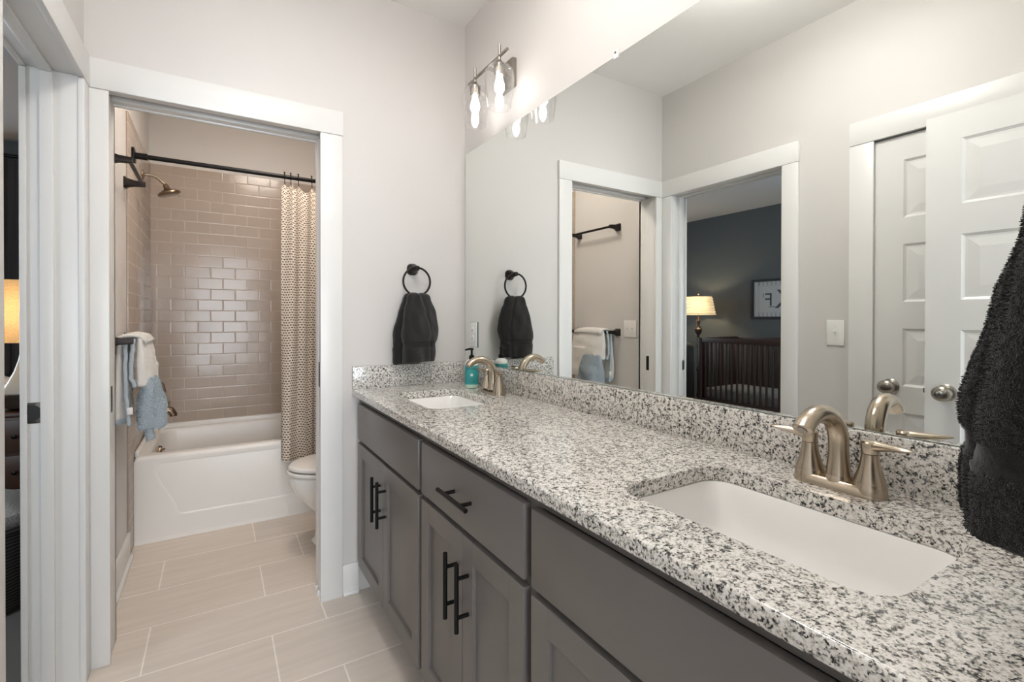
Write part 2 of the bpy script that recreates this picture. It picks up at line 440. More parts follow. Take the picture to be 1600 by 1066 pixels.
# left wall with the nursery doorway and the closet doorway
NY0, NY1 = -0.824, -0.071      # nursery rough opening
CY0, CY1 = -1.925, -1.198      # closet rough opening
lw = MB()
for y0, y1, z0 in ((NY1, YT+0.1, 0), (NY0, NY1, OZ), (CY1, NY0, 0), (CY0, CY1, OZ), (YN-0.13, CY0, 0)):
    lw.box(XL-TW, XL, y0, y1, z0, H)
struct('wall_left', 'pale greige wall with the nursery and closet doorways', 'wall', lw, M['wall'])
EX0, EX1 = -1.397, -0.640      # entry rough opening in the near wall
struct('wall_near', 'pale greige wall at the near end with the entry doorway', 'wall',
       MB().box(XL, EX0, YN-TW, YN, 0, H).box(EX1, 0, YN-TW, YN, 0, H).box(EX0, EX1, YN-TW, YN, OZ, H), M['wall'])
struct('wall_tub_back', 'greige wall behind the tub above the tile', 'wall', MB().box(XL, XR2+0.1, YT, YT+0.1, 0, H), M['wall'])
struct('wall_tub_right', 'greige wall at the toilet end of the tub room', 'wall', MB().box(XR2, XR2+0.1, TW, YT, 0, H), M['wall'])
# tile skins on the tub walls, each with a thin rounded border
struct('wall_tile_back', 'glossy taupe brick-laid tile on the wall behind the tub', 'wall tile', MB().box(XL+0.008, XR2, YT-0.009, YT, 0.40, 2.285), M['tile_x'])
struct('wall_tile_left', 'glossy taupe brick-laid tile on the shower head wall', 'wall tile', MB().box(XL, XL+0.009, 0.905, YT, 0.0, 2.285, 0.002), M['tile_y'])
struct('wall_tile_right', 'glossy taupe brick-laid tile at the far end of the tub', 'wall tile', MB().box(XR2-0.009, XR2, 0.905, YT-0.009, 0.0, 2.285), M['tile_y'])

# baseboards with shoe mould
def base_x(name, label, x0, x1, y, d):
    m = MB().box(x0, x1, min(y, y+d*0.014), max(y, y+d*0.014), 0, 0.135, 0.003).box(x0, x1, min(y, y+d*0.028), max(y, y+d*0.028), 0, 0.018, 0.006)
    struct(name, label, 'baseboard', m, M['trim'])
def base_y(name, label, y0, y1, x, d):
    m = MB().box(min(x, x+d*0.014), max(x, x+d*0.014), y0, y1, 0, 0.135, 0.003).box(min(x, x+d*0.028), max(x, x+d*0.028), y0, y1, 0, 0.018, 0.006)
    struct(name, label, 'baseboard', m, M['trim'])
base_x('baseboard_back', 'white baseboard between the doorway and the vanity', -0.602, -0.532, 0, -1)
base_y('baseboard_left', 'white baseboard between the nursery and closet doorways', -1.118, -0.880, XL, 1)
base_y('baseboard_tub', 'white baseboard leading to the tub along the towel wall', TW, 0.905, XL, 1)
base_x('baseboard_tub_near', 'white baseboard inside the tub room beside the doorway', -0.60, XR2, TW, 1)

CT = 0.017       # casing thickness
def casing_leg(mb, a0, a1, z1): pass
# --- trim 1: pocket doorway in the back wall
t = thing('trim_1', (-1.047, 0, 0), 'white casing and split jamb of the tub room pocket doorway', 'door trim', kind='structure')
xi0, xi1, hi, hd = -1.397, -0.694, 2.030, 2.136
for a, b in ((XL+0.001, xi0), (xi1, -0.602)):
    MB().box(a, b, -CT, 0, 0, hi, 0.0025).build('casing', M['trim'], t)
MB().box(XL+0.001, -0.600, -CT-0.002, 0, hi+0.001, hd, 0.0025).build('head_casing', M['trim'], t)
# left jamb: full board the door closes against
MB().box(OX0, xi0+0.006-0.012, 0, TW, 0, hi+0.006, 0.002).build('jamb', M['trim'], t)
# right side: two split jamb strips with the pocket slot between
for y0, y1 in ((-0.001, 0.036), (0.086, TW)):
    MB().box(xi1+0.006, OX1, y0, y1, 0, hi+0.006, 0.002).build('split_jamb', M['trim'], t)
for y0, y1 in ((-0.001, 0.036), (0.086, TW)):
    MB().box(OX0, OX1, y0, y1, hi+0.006, OZB, 0.002).build('split_head_jamb', M['trim'], t)
MB().box(OX0, OX1, 0.036, 0.086, OZB-0.004, OZB).build('track', M['slot'], t, label='dark overhead track')
MB().box(xi0-0.0065, xi0-0.005, 0.049, 0.073, 0.885, 0.98, 0.0005).build('strike_plate', M['bronze'], t, label='dark bronze strike plate')
for a, b in ((OX0, xi0-0.006), (xi1+0.006, -0.602)):
    MB().box(a-0.05 if a < -1 else a, b, TW, TW+CT, 0, hi, 0.002).build('inner_casing', M['trim'], t)
MB().box(XL+0.002, -0.60, TW, TW+CT, hi, hd, 0.002).build('inner_head_casing', M['trim'], t)
MB().box(OX0, xi0-0.006, TW-0.001, TW+CT-0.001, 0, hi).build('jamb_edge', M['trim'], t)
# pocket door slid into the wall: its edge shows in the slot
pd = thing('door_3', (OX1+0.02, 0.061, 0), 'white pocket door slid back into the wall slot', 'door', kind='structure')
MB().box(OX1-0.010, OX1-0.0005, 0.0435, 0.0785, 0.012, hi-0.005, 0.001).build('door_edge', M['trim'], pd)
MB().box(OX1-0.0115, OX1-0.0095, 0.050, 0.072, 0.925, 1.035, 0.0005).build('edge_pull', M['bronze'], pd, label='dark bronze edge pull')
for y in (0.036, 0.083):
    MB().box(xi1-0.004, OX1-0.005, y, y+0.008, 0.0, 0.030, 0.002).build('floor_guide', M['plate'], pd, label='small white plastic floor guide')

# --- doorways along the left wall
def doorway_y(name, label, y0, y1, casing_end0, casing_end1, stop_x0, stop_x1):
    """casing on the x=XL face; y0<y1 are the inner casing edges"""
    t = thing(name, (XL, (y0+y1)/2, 0), label, 'door trim', kind='structure')
    for a, b in ((casing_end0, y0), (y1, casing_end1)):
        MB().box(XL, XL+CT, a, b, 0, hi, 0.0025).build('casing', M['trim'], t)
        MB().box(XL-TW-CT, XL-TW, a, b, 0, hi, 0.0025).build('outer_casing', M['trim'], t)
    MB().box(XL, XL+CT+0.002, casing_end0-0.002, casing_end1, hi+0.001, hd, 0.0025).build('head_casing', M['trim'], t)
    MB().box(XL-TW-CT, XL-TW, casing_end0-0.002, casing_end1, hi+0.001, hd, 0.0025).build('outer_head_casing', M['trim'], t)
    j0, j1 = y0-0.006, y1+0.006
    for a, b in ((j0-0.013, j0), (j1, j1+0.013)):
        MB().box(XL-TW, XL, a, b, 0, hi+0.006, 0.0015).build('jamb', M['trim'], t)
    MB().box(XL-TW, XL, j0-0.013, j1+0.013, hi+0.006, OZ, 0.0015).build('head_jamb', M['trim'], t)
    if stop_x0 is not None:
        for a, b in ((j0, j0+0.011), (j1-0.011, j1)):
            MB().box(stop_x0, stop_x1, a, b, 0, hi+0.006, 0.002).build('door_stop', M['trim'], t)
        MB().box(stop_x0, stop_x1, j0+0.011, j1-0.011, hi-0.005, hi+0.006, 0.002).build('head_stop', M['trim'], t)
    return t, j0, j1
t2, j0, j1 = doorway_y('trim_2', 'white casing of the nursery doorway beside the tub room door', NY0+0.019, NY1-0.019, -0.888, -0.0185, XL-0.093, XL-0.060)
MB().box(XL-0.127, XL-0.094, j1-0.0022, j1-0.0003, 0.890, 0.957, 0.0008).build('strike_plate', M['darknickel'], t2, label='dark satin strike plate')
MB().box(XL-0.118, XL-0.106, j1-0.0028, j1-0.0015, 0.910, 0.936).build('strike_hole', M['cream'], t2, label='pale hole in the strike plate')
MB().lathe([(0.0005, j1-0.0035), (0.0265, j1-0.0030), (0.0265, j1-0.0005)], (XL-0.117, 0, 0.9235), 'y', 24).build('strike_lip', M['slot'], t2)
t3, k0, k1 = doorway_y('trim_3', 'white casing of the closet doorway behind the open door', CY0+0.019, CY1-0.019, -2.008, -1.120, None, None)
MB().box(XL-0.03, XL+0.001, k1-0.0022, k1-0.0003, 0.900, 0.975, 0.0008).build('strike_plate', M['bronze'], t3, label='dark strike plate')

# entry doorway casing (near wall, around the camera)
t4 = thing('trim_4', (-0.98, YN, 0), 'white casing of the entry doorway at the near end', 'door trim', kind='structure')
for a, b in ((-1.4655, -1.378), (-0.659, -0.572)):
    MB().box(a, b, YN, YN+CT, 0, hi, 0.0025).build('casing', M['trim'], t4)
MB().box(-1.4655, -0.566, YN, YN+CT, hi+0.001, hd, 0.0025).build('head_casing', M['trim'], t4)
for a, b in ((EX0, -1.384), (-0.653, EX1)):
    MB().box(a, b, YN-TW, YN, 0, hi+0.006).build('jamb', M['trim'], t4)
MB().box(EX0, EX1, YN-TW, YN, hi+0.006, OZ).build('head_jamb', M['trim'], t4)

# ------------------------------------------------------------------ five panel doors
def panel_door(name, w, label, loc, rotz):
    """slab local x 0..w, y -t..0 (front face y=0, facing +y), z 0..2.015"""
    root = thing(name, loc, label, 'door', kind='structure'); root.rotation_euler = (0, 0, rotz)
    Z, T, st = 2.015, 0.035, 0.108
    top, bot, gap, n = 0.105, 0.20, 0.115, 5
    ph = (Z-top-bot-gap*(n-1))/n
    holes = [(bot+k*(ph+gap), bot+k*(ph+gap)+ph) for k in range(n)]
    m = MB()
    for side in (0, 1):
        def P(x, z, d):
            return (x, -d, z) if side == 0 else (x, -T+d, z)
        def quad(a, b, c, d2): m.add([a, b, c, d2], [[0, 1, 2, 3]])
        for x0, x1 in ((0, st), (w-st, w)):
            quad(P(x0, 0, 0), P(x1, 0, 0), P(x1, Z, 0), P(x0, Z, 0))
        zs = [0]+[v for h in holes for v in h]+[Z]
        for k in range(0, len(zs), 2):
            quad(P(st, zs[k], 0), P(w-st, zs[k], 0), P(w-st, zs[k+1], 0), P(st, zs[k+1], 0))
        for z0, z1 in holes:
            prev = None
            for ins, d in ((0, 0), (0.004, 0.003), (0.010, 0.0065), (0.018, 0.0065), (0.052, 0.0025)):
                L = [P(st+ins, z0+ins, d), P(w-st-ins, z0+ins, d), P(w-st-ins, z1-ins, d), P(st+ins, z1-ins, d)]
                if prev:
                    for i in range(4):
                        j = (i+1) % 4; quad(prev[i], prev[j], L[j], L[i])
                prev = L
            quad(*prev)
    m.add([(0, 0, 0), (0, -T, 0), (0, -T, Z), (0, 0, Z)], [[0, 1, 2, 3]])
    m.add([(w, 0, 0), (w, -T, 0), (w, -T, Z), (w, 0, Z)], [[0, 1, 2, 3]])
    m.add([(0, 0, Z), (w, 0, Z), (w, -T, Z), (0, -T, Z)], [[0, 1, 2, 3]])
    m.add([(0, 0, 0), (w, 0, 0), (w, -T, 0), (0, -T, 0)], [[0, 1, 2, 3]])
    loc_m(m, root).build('slab', M['trim'], root, auto=20)
    return root
def loc_m(m, root):
    """shift locally built verts so that build() (which subtracts the root location) keeps them local"""
    b = root.location; m.v = [(p[0]+b.x, p[1]+b.y, p[2]+b.z) for p in m.v]; return m
def knob(root, x, z, keyed, both=True):
    """egg knob on the slab's front (local +y) and back"""
    for sgn in ((1, -1) if both else (1,)):
        y0 = 0.0 if sgn > 0 else -0.035
        m = MB()
        prof = [(0.001, 0.0), (0.033, 0.0), (0.033, 0.004), (0.027, 0.009), (0.013, 0.012), (0.012, 0.026), (0.017, 0.031), (0.026, 0.038), (0.0295, 0.047), (0.028, 0.056), (0.020, 0.064), (0.009, 0.0665), (0.001, 0.067)]
        m.lathe([(r, y0+sgn*d) for r, d in prof], (x, 0, z), 'y', 24)
        m.v = [(x+(p[0]-x)*(1.12 if abs(p[1]-y0) > 0.028 else 1), p[1], p[2]) for p in m.v]
        kb = loc_m(m, root).build('door_knob', M['nickel2'], root, label='satin nickel egg-shaped knob')
        if keyed and sgn > 0:
            m = MB().lathe([(0.001, y0+0.062), (0.0115, y0+0.062), (0.0115, y0+0.0705), (0.0095, y0+0.0715), (0.001, y0+0.0715)], (x, 0, z), 'y', 18)
            m.box(x-0.0015, x+0.0015, y0+0.071, y0+0.0722, z-0.006, z+0.006, mi=1)
            loc_m(m, root).build('key_cylinder', [M['chrome'], M['slot']], kb)
# closet door: in the closet opening, front facing +x (rotation -90deg: local x -> -y, local y -> +x)
cd = panel_door('door_1', k1-k0-0.006, 'white five-panel closet door behind the open door', (XL-0.002, k1-0.003, 0.010), -PI/2)
knob(cd, 0.066, 0.925, False)
# entry door, swung open along the left wall; free edge at y=-1.446, face at x=-1.322
ed = panel_door('door_2', 0.695, 'white five-panel entry door swung open against the closet', (-1.345, -1.438, 0.010), -PI/2)
knob(ed, 0.068, 0.935, True)
m = MB().box(-0.0008, 0.0008, -0.029, -0.006, 0.90, 0.965, 0.0004).box(-0.008, 0.0, -0.024, -0.012, 0.925, 0.945, 0.002)
loc_m(m, ed).build('latch_plate', M['nickel2'], ed)
for z in (0.25, 1.02, 1.78):
    m = MB().tube([(0.700, -0.004, z-0.045), (0.700, -0.004, z+0.045)], 0.006, 10)
    loc_m(m, ed).build('hinge', M['nickel2'], ed)

# ------------------------------------------------------------------ vanity
FX = -0.545; FR = FX+0.020   # door fronts, face frame
CZ0, CZ1 = 0.884, 0.914
def shaker(mb, y0, y1, z0, z1, fw=0.057):
    """frame and recessed panel, front at FX"""
    x0, x1 = FX, FX+0.019
    e = 0.0012
    mb.box(x0, x1, y0, y0+fw, z0, z1, e).box(x0, x1, y1-fw, y1, z0, z1, e)
    mb.box(x0, x1, y0+fw-0.001, y1-fw+0.001, z0, z0+fw, e).box(x0, x1, y0+fw-0.001, y1-fw+0.001, z1-fw, z1, e)
    mb.box(x0+0.009, x1-0.002, y0+fw-0.002, y1-fw+0.002, z0+fw-0.002, z1-fw+0.002)
def pull(parent, y, z, vertical, L=0.170):
    m = MB(); bx = FX-0.032
    d = Vector((0, 0, 1)) if vertical else Vector((0, 1, 0)); c = Vector((bx, y, z))
    a, b = c-d*L/2, c+d*L/2
    m.tube([a, a+d*0.001, b-d*0.001, b], [0.0052, 0.006, 0.006, 0.0052], 14)
    for q in (c-d*0.048, c+d*0.048): m.tube([q, (FX+0.001, q.y, q.z)], 0.005, 12)
    return m.build('handle', M['black'], parent, label='black bar pull')
def cabinet(label, y1, y0, fronts):
    """y1 far end, y0 near end"""
    r = thing('vanity_cabinet', (-0.27, (y0+y1)/2, 0), label, 'cabinet', 'painted vanity cabinets under the granite top')
    b = MB()
    # a carcass of panels, open at the top and the front
    b.box(FR, -0.002, y1-0.018, y1, 0.105, CZ0).box(FR, -0.002, y0, y0+0.018, 0.105, CZ0)
    b.box(FR, -0.002, y0, y1, 0.105, 0.123).box(-0.012, -0.002, y0, y1, 0.105, CZ0)
    b.build('carcass', M['cab'], r)
    f = MB()
    f.box(FR-0.001, FR+0.018, y0, y0+0.028, 0.105, CZ0).box(FR-0.001, FR+0.018, y1-0.028, y1, 0.105, CZ0)
    f.box(FR-0.001, FR+0.018, y0+0.028, y1-0.028, CZ0-0.028, CZ0).box(FR-0.001, FR+0.018, y0+0.028, y1-0.028, 0.672, 0.718).box(FR-0.001, FR+0.018, y0+0.028, y1-0.028, 0.105, 0.150)
    f.build('face_frame', M['cab'], r)
    MB().box(FR+0.06, -0.002, y0, y1, 0, 0.105).build('toe_kick', M['cab'], r)
    return r
ZD0, ZD1, ZF0, ZF1 = 0.140, 0.683, 0.699, 0.855
specs = [('dark taupe two-door vanity cabinet in the far corner beside the tub room doorway', -0.002, -0.806, (-0.052, -0.792), False),
         ('dark taupe middle vanity cabinet with a pull on its drawer', -0.806, -1.404, (-0.820, -1.391), True),
         ('dark taupe vanity cabinet under the near sink', -1.404, YN+0.001, (-1.418, -2.138), False)]
for label, y1, y0, (a, b), drawer in specs:
    r = cabinet(label, y1, y0, None)
    if drawer:
        d = MB().box(FX, FX+0.019, b, a, ZF0, ZF1, 0.0015).build('drawer', M['cab'], r)
        pull(d, (a+b)/2, (ZF0+ZF1)/2, False)
    else:
        MB().box(FX, FX+0.019, b, a, ZF0, ZF1, 0.0015).build('false_drawer_front', M['cab'], r)
    mid = (a+b)/2
    for q0, q1, hy in ((mid+0.0015, a, mid+0.034), (b, mid-0.0015, mid-0.034)):
        mb = MB(); shaker(mb, q0, q1, ZD0, ZD1)
        d = mb.build('door', M['cab'], r, auto=20)
        pull(d, hy, 0.545, True)

# countertop with two rounded cut-outs
SK = {'far': (-0.442, -0.150, -0.650, -0.222), 'near': (-0.442, -0.150, -1.975, -1.545)}
def slab():
    bm = bmesh.new()
    X0, X1, Y0, Y1 = -0.5594, -0.001, YN+0.001, -0.001
    e = []
    def loop(pts):
        vs = [bm.verts.new(p) for p in pts]
        for i in range(len(vs)): e.append(bm.edges.new((vs[i], vs[(i+1) % len(vs)])))
        return vs
    z = CZ1
    rr = 0.006
    loop([(X0+rr, Y0, z), (X1, Y0, z), (X1, Y1, z), (X0+rr, Y1, z)])
    cut = []
    for k in SK.values():
        cut.append(loop([(p[0], p[1], z) for p in rrect(k[0], k[1], k[2], k[3], 0.05, z, 8)]))
    bmesh.ops.triangle_fill(bm, edges=e, use_beauty=True)
    m = MB(); m.from_bm(bm)
    # underside
    m.v2 = None
    nv, nf = len(m.v), len(m.f)
    m.add([(p[0], p[1], CZ0) for p in m.v], [f[::-1] for f in m.f])
    # eased front edge
    prof = [(X0+rr, CZ1)] + [(X0+rr-rr*math.sin(a), CZ1-rr+rr*math.cos(a)) for a in (PI/8, PI/4, 3*PI/8, PI/2)] + [(X0, CZ0+rr)] + [(X0+rr-rr*math.cos(a), CZ0+rr-rr*math.sin(a)) for a in (PI/8, PI/4, 3*PI/8, PI/2)]
    for (xa, za), (xb, zb) in zip(prof, prof[1:]):
        m.add([(xa, Y0, za), (xa, Y1, za), (xb, Y1, zb), (xb, Y0, zb)], [[0, 1, 2, 3]], smooth=True)
    for Y in (Y0, Y1):
        m.add([(p, Y, q) for p, q in prof]+[(X1, Y, CZ0), (X1, Y, CZ1)], [list(range(len(prof)+2))])
    # cut-out walls, top edge slightly eased
    for k in SK.values():
        A = rrect(k[0], k[1], k[2], k[3], 0.05, CZ1, 8); n = len(A)
        for i in range(n):
            j = (i+1) % n
            m.add([A[i], A[j], (A[j][0], A[j][1], CZ0), (A[i][0], A[i][1], CZ0)], [[0, 1, 2, 3]], smooth=True)
    return m
top = thing('countertop', (-0.28, -1.07, CZ0), 'long speckled granite countertop with two sink cut-outs', 'countertop')
m = slab()
bmw = bmesh.new(); vv = [bmw.verts.new(p) for p in m.v]
for f in m.f:
    try: bmw.faces.new([vv[i] for i in f])
    except ValueError: pass
bmesh.ops.remove_doubles(bmw, verts=list(bmw.verts), dist=1e-5)
m = MB(); m.from_bm(bmw, 0, False); m.build('slab', M['granite'], top, auto=40)
MB().box(-0.020, -0.001, YN+0.001, -0.0205, CZ1, 1.014, 0.0015).build('side_splash', M['granite'], top)
MB().box(-0.5594, -0.001, -0.020, -0.001, CZ1, 1.014, 0.0015).build('back_splash', M['granite'], top)

# undermount sinks
def sink(k, label):
    x0, x1, y0, y1 = k
    r = thing('sink', ((x0+x1)/2, (y0+y1)/2, 0.74), label, 'sink', 'white undermount sinks')
    g = 0.003
    L = [rrect(x0-0.02, x1+0.02, y0-0.02, y1+0.02, 0.06, 0.872), rrect(x0-0.02, x1+0.02, y0-0.02, y1+0.02, 0.06, CZ0-0.0008),
         rrect(x0+g, x1-g, y0+g, y1-g, 0.045, CZ0-0.0008), rrect(x0+g+0.004, x1-g-0.004, y0+g+0.004, y1-g-0.004, 0.045, CZ0-0.008)]
    for t in (0.25, 0.5, 0.72, 0.86, 0.95, 1.0):
        z = lerp(CZ0-0.008, 0.757, t); i = 0.004+0.030*t + 0.055*max(0, (t-0.6)/0.4)**2.2
        L.append(rrect(x0+g+i, x1-g-i, y0+g+i*1.25, y1-g-i*1.25, 0.045+0.02*t, z))
    L.append(rrect(x0+0.12, x1-0.12, y0+0.18, y1-0.18, 0.03, 0.752))
    m = MB().rings(L, True, False, True)
    O = [rrect(x0-0.02, x1+0.02, y0-0.02, y1+0.02, 0.06, 0.872), rrect(x0+0.0, x1, y0, y1, 0.05, 0.80), rrect(x0+0.04, x1-0.04, y0+0.04, y1-0.04, 0.05, 0.742)]
    m.rings(O, True, False, True)
    m.build('basin', M['porc'], r, auto=50)
    MB().lathe([(0.001, 0.757), (0.012, 0.7565), (0.021, 0.757), (0.022, 0.753), (0.020, 0.751)], ((x0+x1)/2, (y0+y1)/2, 0), 'z', 20).build('drain', M['chrome'], r)
    return r
s1 = sink(SK['far'], 'white undermount sink in the far corner of the counter by the soap bottle')
sink(SK['near'], 'white undermount sink at the near end of the counter')

# centerset faucet; spout swings over the basin (towards -x)
def faucet(cx, cy, label):
    r = thing('faucet', (cx, cy, CZ1), label, 'faucet', 'brushed nickel centerset faucets')
    z0 = CZ1
    # stadium base plate with flared collars under the handles and the spout
    L = []
    for dz, ins in ((0, 0), (0.003, 0.0), (0.014, 0.003), (0.018, 0.007)):
        L.append(rrect(cx-0.0275+ins, cx+0.0275-ins, cy-0.078+ins, cy+0.078-ins, 0.027-ins, z0+dz, 8))
    bp = MB().rings(L)
    for y, k in ((cy+0.051, 1.0), (cy-0.051, 1.0), (cy, 0.94)):
        bp.lathe([(0.0272*k, z0+0.001), (0.0262*k, z0+0.010), (0.0252*k, z0+0.022), (0.0235*k, z0+0.0255)], (cx, y, 0), 'z', 28)
    bp.build('base_plate', M['nickel'], r)
    for sg in (1, -1):
        y = cy+sg*0.051
        h = MB().lathe([(0.0245, z0+0.024), (0.0240, z0+0.0275), (0.0200, z0+0.041), (0.0160, z0+0.056), (0.0138, z0+0.070), (0.0134, z0+0.0755)], (cx, y, 0), 'z', 24, caps=(True, True)).build('handle_body', M['nickel'], r)
        m = MB().lathe([(0.0128, z0+0.0763), (0.0136, z0+0.0775), (0.0142, z0+0.088), (0.0146, z0+0.0955), (0.0125, z0+0.0985), (0.004, z0+0.0995), (0.0005, z0+0.0995)], (cx, y, 0), 'z', 22)
        path = [(cx+0.001, y-sg*0.004, z0+0.0905), (cx, y+sg*0.010, z0+0.0905), (cx-0.003, y+sg*0.022, z0+0.0920), (cx-0.007, y+sg*0.036, z0+0.0940), (cx-0.012, y+sg*0.050, z0+0.0955), (cx-0.017, y+sg*0.062, z0+0.0965), (cx-0.020, y+sg*0.068, z0+0.0970)]
        m.tube(path, [0.0125, 0.0132, 0.0118, 0.0108, 0.0098, 0.0070, 0.002], 16, flat=[(1.0, 0.72), (1.0, 0.74), (1.0, 0.66), (1.0, 0.56), (1.0, 0.48), (1.0, 0.45), (1.0, 0.45)])
        m.build('lever', M['nickel'], h)
    # spout, swung slightly away from the near end
    ca, sa = math.cos(math.radians(4)), math.sin(math.radians(4))
    RX, RZ_ = 0.062, 0.060
    prof = [(0, 0.020, 0.0220), (0, 0.032, 0.0200), (0, 0.052, 0.0178), (0, 0.070, 0.0168)]
    for k in range(0, 17):
        a = PI*0.775*k/16
        prof.append((RX*(1-math.cos(a)), 0.085+RZ_*math.sin(a), 0.0170))
    d0 = (prof[-1][0]-prof[-2][0], prof[-1][1]-prof[-2][1])
    prof.append((prof[-1][0]+d0[0]*0.5, prof[-1][1]+d0[1]*0.5, 0.0170)); prof.append((prof[-1][0]+d0[0]*0.12, prof[-1][1]+d0[1]*0.12, 0.0158)); prof.append((prof[-1][0]+d0[0]*0.03, prof[-1][1]+d0[1]*0.03, 0.0125))
    P = [(cx-q*ca, cy+q*sa, z0+z) for q, z, _ in prof]
    fl = [(1, 1)]*6 + [(lerp(1, 1.10, k/17), lerp(1, 0.76, k/17)) for k in range(18)]
    sp = MB().tube(P, [q[2] for q in prof], 24, flat=fl[:len(P)]).build('spout', M['nickel'], r)
    e = Vector(P[-1]); d = (e-Vector(P[-2])).normalized()
    MB().tube([e-d*0.001, e+d*0.0015], 0.0088, 16).build('aerator', M['nickel2'], sp)
    MB().tube([(cx+0.019, cy, z0+0.012), (cx+0.019, cy, z0+0.045), (cx+0.019, cy, z0+0.050)], [0.0025, 0.0025, 0.0045], 10).build('drain_rod', M['nickel'], r)
    return r
f1 = faucet(-0.080, -1.760, 'brushed nickel two-handle faucet beside the large near sink')
dup(f1, (-0.080, -0.436, CZ1), 'brushed nickel two-handle faucet in the far corner behind the soap bottle')

# ------------------------------------------------------------------ mirror, clip, outlet
mr = thing('mirror', (0, -1.08, 1.015), 'frameless wall-wide mirror above the granite splash', 'mirror')
MB().box(-0.006, -0.0005, YN+0.02, -0.022, 1.0145, 2.055).build('glass_edge', M['mirror_edge'], mr)
mm = MB(); mm.add([(-0.0062, YN+0.0205, 1.0155), (-0.0062, -0.0225, 1.0155), (-0.0062, -0.0225, 2.0545), (-0.0062, YN+0.0205, 2.0545)], [[0, 1, 2, 3]])
mm.build('silvered_face', M['mirror'], mr, fixn=False)
MB().box(-0.0095, -0.0005, -1.100, -1.080, 2.046, 2.072, 0.002).tube([(-0.011, -1.090, 2.064), (-0.009, -1.090, 2.064)], 0.004, 10, mi=1).build('mirror_clip', [M['clip'], M['nickel2']], None, label='clear plastic clip holding the top edge of the mirror', cat='clip')

ol = thing('outlet', (-0.006, -0.114, 1.09), 'white duplex outlet set into the mirror corner', 'outlet')
MB().box(-0.012, -0.0063, -0.151, -0.079, 1.092, 1.212, 0.002).build('cover_plate', M['plate'], ol)
for z in (1.172, 1.132):
    m = MB().lathe([(0.0005, -0.0155), (0.0165, -0.0150), (0.017, -0.0115)], (0, -0.115, z), 'x', 20)
    k = m.build('socket', M['plate'], ol)
    m = MB().box(-0.0158, -0.0145, -0.1225, -0.1205, z-0.004, z+0.006).box(-0.0158, -0.0145, -0.1095, -0.1075, z-0.004, z+0.006)
    m.build('slot', M['slot'], k)
MB().box(-0.0068, -0.0055, -0.1625, -0.0765, 1.0900, 1.2140).build('cutout_edge', M['mirror_edge'], ol, label='dark green cut edge of the mirror glass')

# ------------------------------------------------------------------ vanity light bars
def vanity_light(cy, label):
    r = thing('vanity_light', (0, cy, 2.21), label, 'wall light', 'two-lamp vanity lights above the mirror')
    MB().box(-0.022, -0.0005, cy-0.058, cy+0.058, 2.205, 2.325, 0.003).build('back_plate', M['nickel2'], r)
    MB().tube([(-0.02, cy, 2.277), (-0.112, cy, 2.277)], 0.008, 12).build('arm', M['nickel2'], r)
    MB().tube([(-0.112, cy-0.168, 2.277), (-0.112, cy+0.168, 2.277)], 0.0062, 12).build('crossbar', M['nickel2'], r)
    for sg in (1, -1):
        y = cy+sg*0.106; c = (-0.112, y, 0)
        st = MB().lathe([(0.006, 2.322), (0.006, 2.262), (0.011, 2.256), (0.0135, 2.246), (0.0135, 2.243)], c, 'z', 16).build('stem', M['nickel2'], r)
        MB().lathe([(0.024, 2.240), (0.022, 2.205), (0.019, 2.199)], c, 'z', 20).build('socket', M['nickel2'], st)
        prof = [(0.013, 2.2425), (0.034, 2.240), (0.047, 2.231), (0.0565, 2.213), (0.0595, 2.190), (0.058, 2.158), (0.0535, 2.118), (0.0485, 2.084), (0.0465, 2.072)]
        prof2 = [(a-0.002, b) for a, b in prof[::-1]]
        MB().lathe(prof+prof2, c, 'z', 32, caps=(False, False)).tube([(c[0]+0.0462*math.cos(q), c[1]+0.0462*math.sin(q), 2.0715) for q in [2*PI*k/36 for k in range(37)]], 0.0016, 6, caps=False).build('glass_shade', M['glass'], r, label='clear glass shade')
        MB().lathe([(0.010, 2.200), (0.012, 2.190), (0.0175, 2.172), (0.0205, 2.157), (0.0195, 2.144), (0.0125, 2.131), (0.004, 2.125), (0.0005, 2.1245)], c, 'z', 20).build('bulb', M['bulb'], r, label='lit filament bulb')
    return r
v1 = vanity_light(-0.437, 'two-lamp nickel and glass wall light in the far corner above the mirror')
dup(v1, (0, -1.765, 2.21), 'two-lamp nickel and glass wall light above the near sink')

# tub room ceiling lamp and the added fill lamp of the vanity room
def ceiling_lamp(x, y, label, m):
    r = thing('ceiling_lamp', (x, y, H-0.18), label, 'ceiling light', 'semi-flush ceiling lamps')
    MB().lathe([(0.065, H-0.0005), (0.065, H-0.018), (0.030, H-0.024), (0.012, H-0.030), (0.012, H-0.14), (0.020, H-0.145)], (x, y, 0), 'z', 36).build('canopy', M['nickel2'], r)
    MB().lathe([(0.016, H-0.100), (0.150, H-0.092), (0.170, H-0.094), (0.172, H-0.104), (0.160, H-0.130), (0.12, H-0.155), (0.06, H-0.170), (0.018, H-0.174)], (x, y, 0), 'z', 36).build('dome', m, r, label='glowing opal bowl')
    return r
ceiling_lamp(-0.70, -1.20, 'added fill light shaped as a semi-flush ceiling lamp with opal bowl over the vanity room', M['dome'])  # added out of view to brighten the vanity room
ceiling_lamp(-0.72, 0.62, 'semi-flush ceiling lamp with opal bowl over the tub room', M['dome_warm'])

